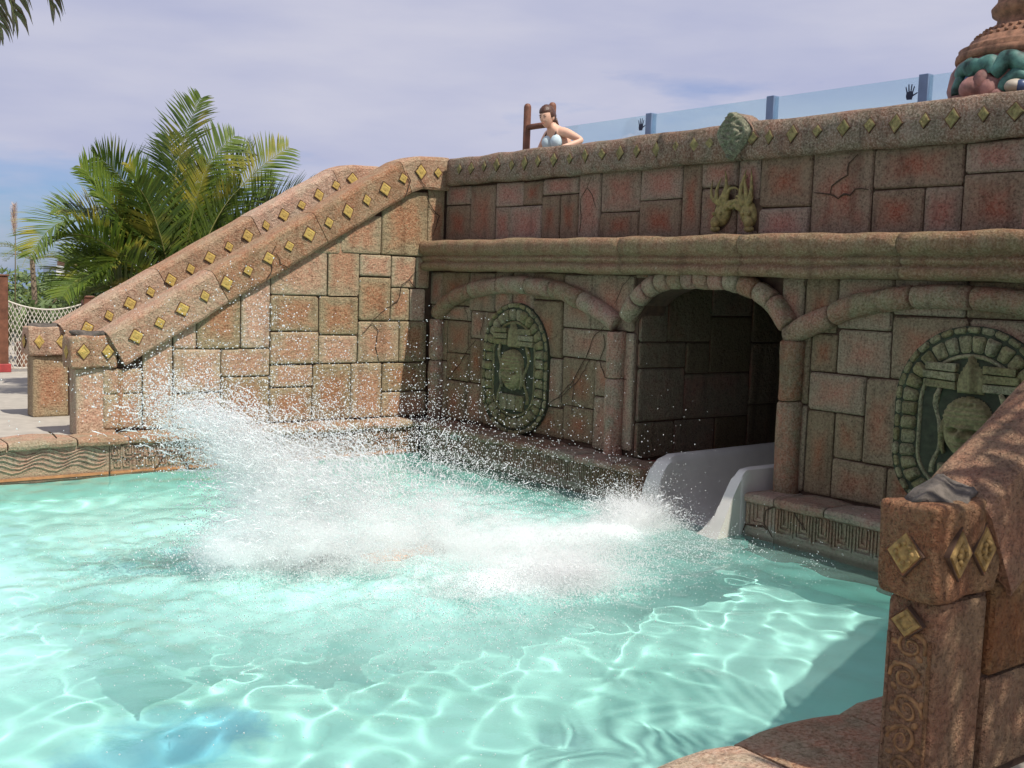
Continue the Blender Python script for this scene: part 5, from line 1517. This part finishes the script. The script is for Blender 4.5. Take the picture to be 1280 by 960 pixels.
# the side towards the camera is around angle A0
A0 = math.atan2(CAM[1] - sy, CAM[0] - SX)
def on_drum(px_, py_, r=SR):                    # pixel -> point on the drum
    d = ray(px_, py_); o_ = CAM - np.array([SX, sy, 0]); a = d[0] ** 2 + d[1] ** 2; b_ = 2 * (o_[0] * d[0] + o_[1] * d[1]); c = o_[0] ** 2 + o_[1] ** 2 - r * r
    D_ = b_ * b_ - 4 * a * c
    t_ = (-b_ - math.sqrt(max(D_, 0))) / (2 * a); return Vector(CAM + d * t_)
KS = lambda x, y, r=SR: on_drum(1140 + x / 6.857, y / 6.857, r)
def snake(pts_, rad, nm='serpent', mat='statue_green'):
    P_ = [KS(*p) for p in pts_]
    Q_ = []
    for i in range(len(P_) - 1):
        for k in range(4): Q_.append(P_[i].lerp(P_[i + 1], k / 4))
    Q_.append(P_[-1])
    Q_ = [Q_[0]] + [(Q_[i - 1] + Q_[i] * 2 + Q_[i + 1]) / 4 for i in range(1, len(Q_) - 1)] + [Q_[-1]]
    n0 = len(Q_); rads = [rad * (.55 + .45 * math.sin(math.pi * min(1, (i + 2) / (n0 + 3)) ) ** .5) for i in range(n0)]
    under(wobble(MB().tube(Q_, rads, 12), .03, 7), nm, M[mat], st_, True)
snake([(410,660),(440,600),(490,570),(520,600),(540,640)], .055)
snake([(500,640),(540,570),(600,570),(640,540),(680,560),(690,640)], .062)
snake([(690,640),(740,590),(790,520),(850,505),(920,540),(1000,550),(1080,540)], .065)
snake([(770,770),(800,710),(860,650),(930,630),(1010,650),(1080,680)], .045)
snake([(400,820),(400,750),(420,690),(450,660)], .05)
snake([(540,680),(520,700),(480,690)], .05, 'serpent', 'statue_blue')
for c_, r_b, mt in (((545, 770), (.13, .11, .10), 'statue_pink'), ((660, 770), (.09, .09, .10), 'statue_pink'), ((735, 815), (.07, .06, .055), 'statue_pink'), ((620, 700), (.10, .07, .09), 'statue_pink')):
    p_ = KS(*c_); under(MB().ball(p_, r_b, 14, 10), 'snout', M[mt], st_, True)
p_ = KS(900, 745, SR + .02); under(MB().ball(p_, (.12, .07, .055), 14, 10), 'eye', M['cream'], st_, True)
p_ = KS(935, 735, SR + .075); under(MB().ball(p_, (.045, .045, .045), 12, 8), 'pupil', M['statue_blue'], st_, True)

# ------------------------------------------------------------------ plants
def frond_mesh(name, p0, p1, p2, nleaf, ll, mat, parent, wid=.024, droop=.4, rot=0.0, start=.18, lift=.25, seg=3, stem=.012, fold=.9):
    """feather leaf: a bent midrib carrying two rows of folded blades"""
    p0, p1, p2 = Vector(p0), Vector(p1), Vector(p2)
    B = lambda t: p0 * (1 - t) ** 2 + p1 * 2 * t * (1 - t) + p2 * t * t
    D = lambda t: ((p1 - p0) * (1 - t) + (p2 - p1) * t).normalized()
    mb = MB(); mb.tube([B(i / 10) for i in range(11)], [stem * (1 - .8 * i / 10) for i in range(11)], 5, False, 1)
    for i in range(nleaf):
        t = start + (1 - start) * (i + random.uniform(-.2, .2)) / nleaf
        t = min(max(t, 0), .995); b = B(t); d = D(t)
        side = d.cross(Vector((0, 0, 1)));
        if side.length < .1: side = d.cross(RIGHT)
        side.normalize(); nrm = side.cross(d)
        side = (side * math.cos(rot) + nrm * math.sin(rot)).normalized(); nrm = side.cross(d)
        L_ = ll * (math.sin(math.pi * (.16 + .80 * (t - start) / (1 - start))) ** .7) * random.uniform(.85, 1.1)
        for s in (-1, 1):
            dirv = (side * s * fold + d * random.uniform(.55, .85) + nrm * lift * random.uniform(.5, 1.3)).normalized()
            q = b.copy(); w = wid * random.uniform(.8, 1.2)
            wv = dirv.cross(nrm).normalized()
            vs = []; prof = (.5, 1.0, .8, .04) if seg == 3 else (.6, .9, .04)
            for k in range(seg + 1):
                ww = w * prof[min(k, len(prof) - 1)]
                vs += [q - wv * ww * .5 + nrm * ww * .12, q + wv * ww * .5 + nrm * ww * .12]
                dd = (dirv + Vector((0, 0, -1)) * droop * (k / seg) ** 1.4).normalized(); q = q + dd * (L_ / seg)
            mb.add(vs, [(2 * k, 2 * k + 1, 2 * k + 3, 2 * k + 2) for k in range(seg)], 0)
    return mb.build(name, [mat, M['stem']], parent)
palm_base = Vector((-1.45, 3.75, ZL - .03))
palm = empty('areca_palm', palm_base); tag(palm, 'bushy green palm clump with arching feather fronds behind the stair walls', 'palm')
pinv = Matrix.Translation(palm_base).inverted()
def pfrond(a, b, c, dy0=0., dy1=0., mat='leaf', nl=62, ll=.62, **kw):
    y0 = 3.7 + dy0; y1 = 3.7 + dy0 * .5 + dy1 * .5; y2 = 3.7 + dy1
    A = ony(*a, y0); B_ = ony(*b, y1); C_ = ony(*c, y2)
    P_ = [pinv @ Vector(q) for q in (A, B_, C_)]
    frond_mesh('frond', *P_, nl, ll, M[mat], palm, **kw)
    foot = pinv @ Vector((palm_base.x + random.uniform(-.35, .35), palm_base.y + random.uniform(-.3, .3), ZL - .05))
    MB().tube([foot, foot.lerp(P_[0], .5) + Vector((0, 0, .1)), P_[0]], [.03, .025, .014], 6).build('cane', M['stem'], palm, True)
for a, b, c, d0, d1, mt, rt in (
    ((208,345),(212,190),(252,122),0,-.2,'leaf',.9), ((200,345),(170,215),(118,196),.2,.5,'leaf',.8), ((212,345),(232,215),(294,170),.1,.2,'leaf',1.0),
    ((238,345),(285,225),(362,184),0,-.1,'leaf',.9), ((252,350),(320,250),(402,246),-.2,-.3,'leaf',.7), ((190,350),(85,215),(38,322),0,-.4,'leaf',.3),
    ((196,350),(135,235),(100,208),.3,.3,'leaf',.8), ((200,355),(130,250),(66,262),.5,.7,'leaf',.5), ((225,350),(250,230),(318,190),.4,.6,'leaf',1.0),
    ((255,355),(330,275),(392,262),.3,.5,'leaf_dark',.7), ((205,370),(150,290),(128,352),-.4,-.9,'leaf',.3), ((222,375),(260,285),(312,338),-.4,-.8,'leaf',.4),
    ((190,375),(110,310),(78,372),-.2,-.5,'leaf',.4), ((200,385),(140,330),(96,380),-.3,-.8,'leaf',.5), ((235,385),(290,310),(352,318),-.3,-.6,'leaf_dark',.5),
    ((205,360),(190,250),(160,205),-.1,-.2,'leaf',.9), ((225,355),(225,240),(210,170),.3,.4,'leaf_dark',1.1), ((245,360),(300,285),(350,255),0,0,'leaf_dark',.8),
    ((195,360),(150,255),(120,240),0,0,'leaf',.7), ((215,365),(200,265),(170,230),-.3,-.5,'leaf',.6), ((235,365),(265,265),(300,235),-.3,-.4,'leaf',.7), ((225,370),(235,260),(262,205),-.2,-.3,'leaf',.9), ((250,370),(300,280),(342,225),-.2,-.2,'leaf',.8), ((190,365),(120,270),(72,300),-.3,-.5,'leaf',.4)):
    pfrond(a, b, c, d0, d1, mt, rot=rt * random.choice((1, -1)))
for k in range(34):
    bx = random.uniform(150, 290); by = random.uniform(340, 400); ax = bx + random.uniform(-120, 120) * .8; ay = by - random.uniform(0, 85)
    pfrond((bx, by), ((bx + ax) / 2 + random.uniform(-15, 15), min(by, ay) - random.uniform(25, 60)), (ax, ay), random.uniform(-.2, .9), random.uniform(-.5, 1.2), 'leaf_dark' if k % 3 else 'leaf', 44, .50, rot=random.uniform(-1, 1), droop=.6)
def bush(name, c, r, n, mat, label, cat='bush', leaf=.10, group=None, asp=.35, stemr=.02):
    c = Vector(c); e = empty(name, (c.x, c.y, c.z - r[2])); tag(e, label, cat, group)
    mb = MB()
    for _ in range(n):
        d = Vector((random.gauss(0, 1), random.gauss(0, 1), random.gauss(0, 1))).normalized() * random.uniform(.35, 1) ** .5
        lump = .75 + .5 * noise.noise(d * 2.3 + c)
        p = Vector((d.x * r[0], d.y * r[1], d.z * r[2])) * lump + Vector((0, 0, r[2]))
        a = Vector((random.gauss(0, 1), random.gauss(0, 1), random.gauss(.3, .8))).normalized(); b = a.orthogonal().normalized()
        L_ = leaf * random.uniform(.6, 1.3)
        mb.add([p - a * L_ * .5, p + b * L_ * asp * .5, p + a * L_ * .5, p - b * L_ * asp * .5], [(0, 1, 2, 3)])
    mb.build('foliage', mat, e)
    st2 = MB()
    for k in range(5):
        a = random.uniform(0, 6.28); st2.tube([(0, 0, -.05), (.3 * r[0] * math.cos(a), .3 * r[1] * math.sin(a), r[2] * .8), (.6 * r[0] * math.cos(a), .6 * r[1] * math.sin(a), r[2] * 1.4)], [stemr, stemr * .8, stemr * .4], 5)
    st2.build('stem', M['trunk'], e)
    return e
def strap_plant(c, h, n, mat, label, group, wide=.05, spread=.8, name='strap_leaf_plant'):
    e = empty(name, c); tag(e, label, 'plant', group)
    for k in range(n):
        a = random.uniform(0, 6.283); sp_ = random.uniform(.25, 1) * spread; hh = h * random.uniform(.55, 1.05)
        o_ = Vector((math.cos(a), math.sin(a), 0)); side = Vector((-o_.y, o_.x, 0)); vs = []
        for j in range(6):
            t = j / 5; p = o_ * sp_ * t ** 1.6 * h * .7 + Vector((0, 0, hh * (t - .38 * t ** 3.2))); w = wide * (math.sin(math.pi * (.12 + .88 * t)) ** .7 if t < 1 else .03)
            vs += [p - side * w, p + side * w]
        mesh_obj('blade', vs, [(2 * j, 2 * j + 1, 2 * j + 3, 2 * j + 2) for j in range(5)], mat, e)
    return e
def ground_at(px_, py_, y_): return Vector(ony(px_, py_, y_))
for (px_, y_, h_, n_p, lab) in ((32, 9.5, 1.75, 34, 'pale strap leaved plant right behind the rope net beside the red based post'), (66, 9.0, 1.65, 34, 'wide pale strap leaved plant between the rope net and the palm clump'), (95, 8.6, 1.3, 26, 'small strap leaved plant at the palm clump end of the rope net'), (5, 9.8, 1.5, 26, 'strap leaved plant behind the red based post')):
    p_ = ony(px_, 400, y_); strap_plant((p_[0], y_, ZL - .05), h_, n_p, M['leaf_pale'], lab, 'strap leaved plants behind the net')
p_ = ony(40, 300, 13); sp_ = empty('small_palm', (p_[0], 13, ZL - .05)); tag(sp_, 'small spiky palm rising above the strap leaved plants', 'palm')
hz_ = float(ony(40, 322, 13)[2]) - ZL
MB().tube([(0, 0, 0), (.05, 0, hz_ * .5), (0, 0, hz_)], [.07, .055, .05], 8).build('trunk', M['trunk'], sp_, True)
for k in range(16):
    a = k * .393 + random.uniform(-.1, .1); L_ = random.uniform(.8, 1.15); u_ = random.uniform(.1, .7)
    frond_mesh('frond', (0, 0, hz_), (L_ * .5 * math.cos(a), L_ * .5 * math.sin(a), hz_ + L_ * u_), (L_ * math.cos(a), L_ * math.sin(a), hz_ + L_ * (u_ - .35)), 16, .22, M['leaf_pale'], sp_, wid=.02, seg=2, stem=.01)
p_ = ony(18, 320, 11); pg = empty('pampas_grass', (p_[0], 11, ZL - .05)); tag(pg, 'tall pale feathery grass plume standing against the sky', 'grass plume')
top_ = float(ony(15, 252, 11)[2]) - ZL; bt_ = float(ony(18, 285, 11)[2]) - ZL
MB().tube([(0, 0, 0), (.02, 0, bt_)], [.015, .008], 6).build('stalk', M['leaf_dry'], pg, True)
mb = MB()
for k in range(240):
    t = random.random(); a = random.uniform(0, 6.28); p = Vector((0, 0, bt_ - .1 + (top_ - bt_ + .1) * t)); d = Vector((math.cos(a) * .25, math.sin(a) * .25, 1)).normalized(); s = d.orthogonal() * .004
    L_ = .16 * math.sin(math.pi * (.15 + .8 * t)) + .05
    mb.add([p - s, p + s, p + d * L_ + Vector((math.cos(a), math.sin(a), 0)) * .03], [(0, 1, 2)])
mb.build('plume', simple('pampas_plume', (.55, .42, .34), .9, .1, 20, 0), pg)
for (px_, py_, y_, r_, n_f, mt, lab) in ((215, 372, 5.0, (1.3, .6, .85), 2600, 'leaf_dark', 'dense dark shrub filling in behind the palm clump'), (125, 385, 8.0, (.8, .5, .7), 1500, 'leaf_dark', 'dark leafy shrub between the palm clump and the net'),
        (310, 340, 6.0, (.9, .5, .8), 1500, 'leaf_dark', 'dark shrub showing over the upper end of the stair coping'), (30, 375, 16, (2.2, 1.0, 0.9), 2200, 'leaf_pale', 'light green hedge far behind the rope net'), (95, 378, 18, (2.2, 1.0, 0.8), 2000, 'leaf', 'mid green bush below the small white house')):
    p_ = ony(px_, py_, y_); bush('bush', (p_[0], y_, max(float(p_[2]), ZL + r_[2] * .6)), r_, n_f, M[mt], lab, 'bush', .13 if y_ < 12 else .2)

# overhead palms: one shades the near pillar, one droops dry tips into view
def tall_palm(base, top, n, L_, label, mat, ll, seedling, nl=34, tips=(), droop=.9, skip=None, wid=.03, extra=()):
    random.seed(seedling)
    e = empty('palm_tree', base); tag(e, label, 'palm')
    b = Vector(base); tp = Vector(top) - b
    n_s = 14
    mb = MB(); mb.tube([(tp.x * (i / n_s) ** 1.5, tp.y * (i / n_s) ** 1.5, tp.z * i / n_s) for i in range(n_s + 1)], [.15 - .05 * i / n_s + (.012 if i % 2 else 0) for i in range(n_s + 1)], 10); mb.build('trunk', M['trunk'], e, True)
    for k in range(n):
        a = k * 2.399 + random.uniform(-.2, .2); el = random.uniform(-.1, .9); l2 = L_ * random.uniform(.85, 1.1)
        h = Vector((math.cos(a), math.sin(a), 0))
        if skip and skip(h): continue
        p1 = tp + h * l2 * .55 + Vector((0, 0, l2 * el * .6)); p2 = tp + h * l2 + Vector((0, 0, l2 * (el * .6 - .55)))
        frond_mesh('frond', tp, p1, p2, nl, ll, M[mat], e, wid=wid, droop=droop, stem=.02, seg=3)
    for p1, p2 in extra:
        frond_mesh('frond', tp, Vector(p1) - b, Vector(p2) - b, nl, ll, M[mat], e, wid=wid, droop=droop, stem=.02, seg=3)
    for p1, p2 in tips:
        frond_mesh('frond', tp, Vector(p1) - b, Vector(p2) - b, nl, ll, M['leaf_dry'], e, wid=.032, droop=2.6, stem=.012, seg=3, start=.3, fold=.45)
    return e
tall_palm((-1.6, -12.2, ZL - .05), (-2.2, -11.3, 3.9), 9, 2.1, 'palm whose fronds throw striped shade on the pillar', 'leaf', .6, 3, nl=17, wid=.055, droop=.5, extra=(((-3.0, -11.0, 4.3), (-4.05, -10.6, 3.3)), ((-3.0, -10.7, 4.1), (-3.75, -10.1, 2.75)), ((-3.1, -11.3, 4.2), (-4.0, -11.1, 3.6))))
def rp(px_, py_, d): q = ray(px_, py_); q = q / np.linalg.norm(q); return Vector(CAM + q * d)
tb2 = rp(-330, 500, 6.0); tt2 = rp(-260, -420, 6.2)
tall_palm((tb2.x, tb2.y, ZL - .05), tt2, 11, 1.3, 'palm with dry brown leaf tips hanging into the top of the sky', 'leaf', .4, 5,
          tips=((rp(-60, -330, 6.0), rp(20, 28, 5.8)), (rp(-20, -300, 6.2), rp(66, 14, 6.0)), (rp(-110, -250, 6.1), rp(2, 40, 6.0))), skip=lambda h: h.dot(RIGHT) > .3)

# ------------------------------------------------------------------ rope net fence and things beyond
YF = 7.25
nf = empty('rope_fence', (float(ony(5, 462, YF)[0]), YF, ZL - .03)); tag(nf, 'white rope net slung between brown posts with a red foot', 'fence')
finv = Matrix.Translation(nf.location).inverted(); inv = finv
def post_at(px0, px1, pyt, foot):
    a = float(ony(px0, 400, YF)[0]); b = float(ony(px1, 400, YF)[0]); zt = float(ony(px0, pyt, YF)[2])
    w_ = (b - a)
    pst = under(MB().box((a, YF - w_ / 2, ZL - .03), (b, YF + w_ / 2, zt), 0, .012), 'post', M['wood'], nf)
    under(MB().box((a - .012, YF - w_ / 2 - .012, zt + .001), (b + .012, YF + w_ / 2 + .012, zt + .03), 0, .008), 'post_cap', M['wood'], pst)
    if foot: under(MB().box((a - .03, YF - w_ / 2 - .03, ZL - .03), (b + .03, YF + w_ / 2 + .03, ZL + .10), 0, .01), 'post_foot', M['redpaint'], pst)
    return a, b, zt
a0, b0, zt0 = post_at(-6, 9, 345, True)
a1, b1, zt1 = post_at(103, 116, 372, False)
zl0, zl1, zm = float(ony(10, 376, YF)[2]), float(ony(104, 380, YF)[2]), float(ony(55, 387, YF)[2])
def top_rope(t): return zl0 * (1 - t) + zl1 * t - 4 * t * (1 - t) * ((zl0 + zl1) / 2 - zm)
zbot = ZL + .02
W_ = a1 - b0
under(MB().tube([(b0 + W_ * t, YF, top_rope(t)) for t in np.linspace(0, 1, 14)], .014, 6), 'top_rope', M['rope'], nf, True)
under(MB().tube([(b0, YF, zbot), (a1, YF, zbot)], .012, 6), 'bottom_rope', M['rope'], nf, True)
for sg in (1, -1):
    for k in range(-9, 19):
        pts_ = []
        for j in range(15):
            s = j / 14; t = k / 18 * 1.0 + sg * s * .42 + (0 if sg > 0 else .42)
            if 0 <= t <= 1: pts_.append((b0 + W_ * t, YF + sg * .006, zbot + (top_rope(t) - zbot) * s))
        if len(pts_) > 2: under(MB().tube(pts_, .0065, 5), 'net_rope', M['rope'], nf)
pl_ = empty('planter', (0, 0, 0)); tag(pl_, 'low red planter box behind the rope net', 'planter')
pa, pb, pz = float(ony(24, 430, 8.1)[0]), float(ony(70, 430, 8.1)[0]), float(ony(40, 428, 8.1)[2])
for k in range(3):
    x0 = pa + (pb - pa) * k / 3; MB().box((x0 + .01, 8.05, ZL - .05), (x0 + (pb - pa) / 3 - .01, 8.35, pz), 0, .02).build('planter_block', M['statue_stone'], pl_)
hq = ony(93, 340, 62); hs = empty('white_house', (float(hq[0]), 62, 0)); tag(hs, 'tiny white house far beyond the planting', 'house')
MB().box((-1.1, 0, -4), (1.0, 3, float(ony(93, 333, 62)[2]))).build('wall', M['white_paint'], hs)
MB().box((-.5, -.3, float(ony(93, 333, 62)[2]) + .01), (.3, 2, float(ony(86, 327, 62)[2]))).build('roof', M['statue_stone'], hs)
mb = MB()
for k in range(2): MB().box((-.8 + .9 * k, -.04, .7), (-.4 + .9 * k, -.01, 1.3)).build('window', M['strap'], hs)
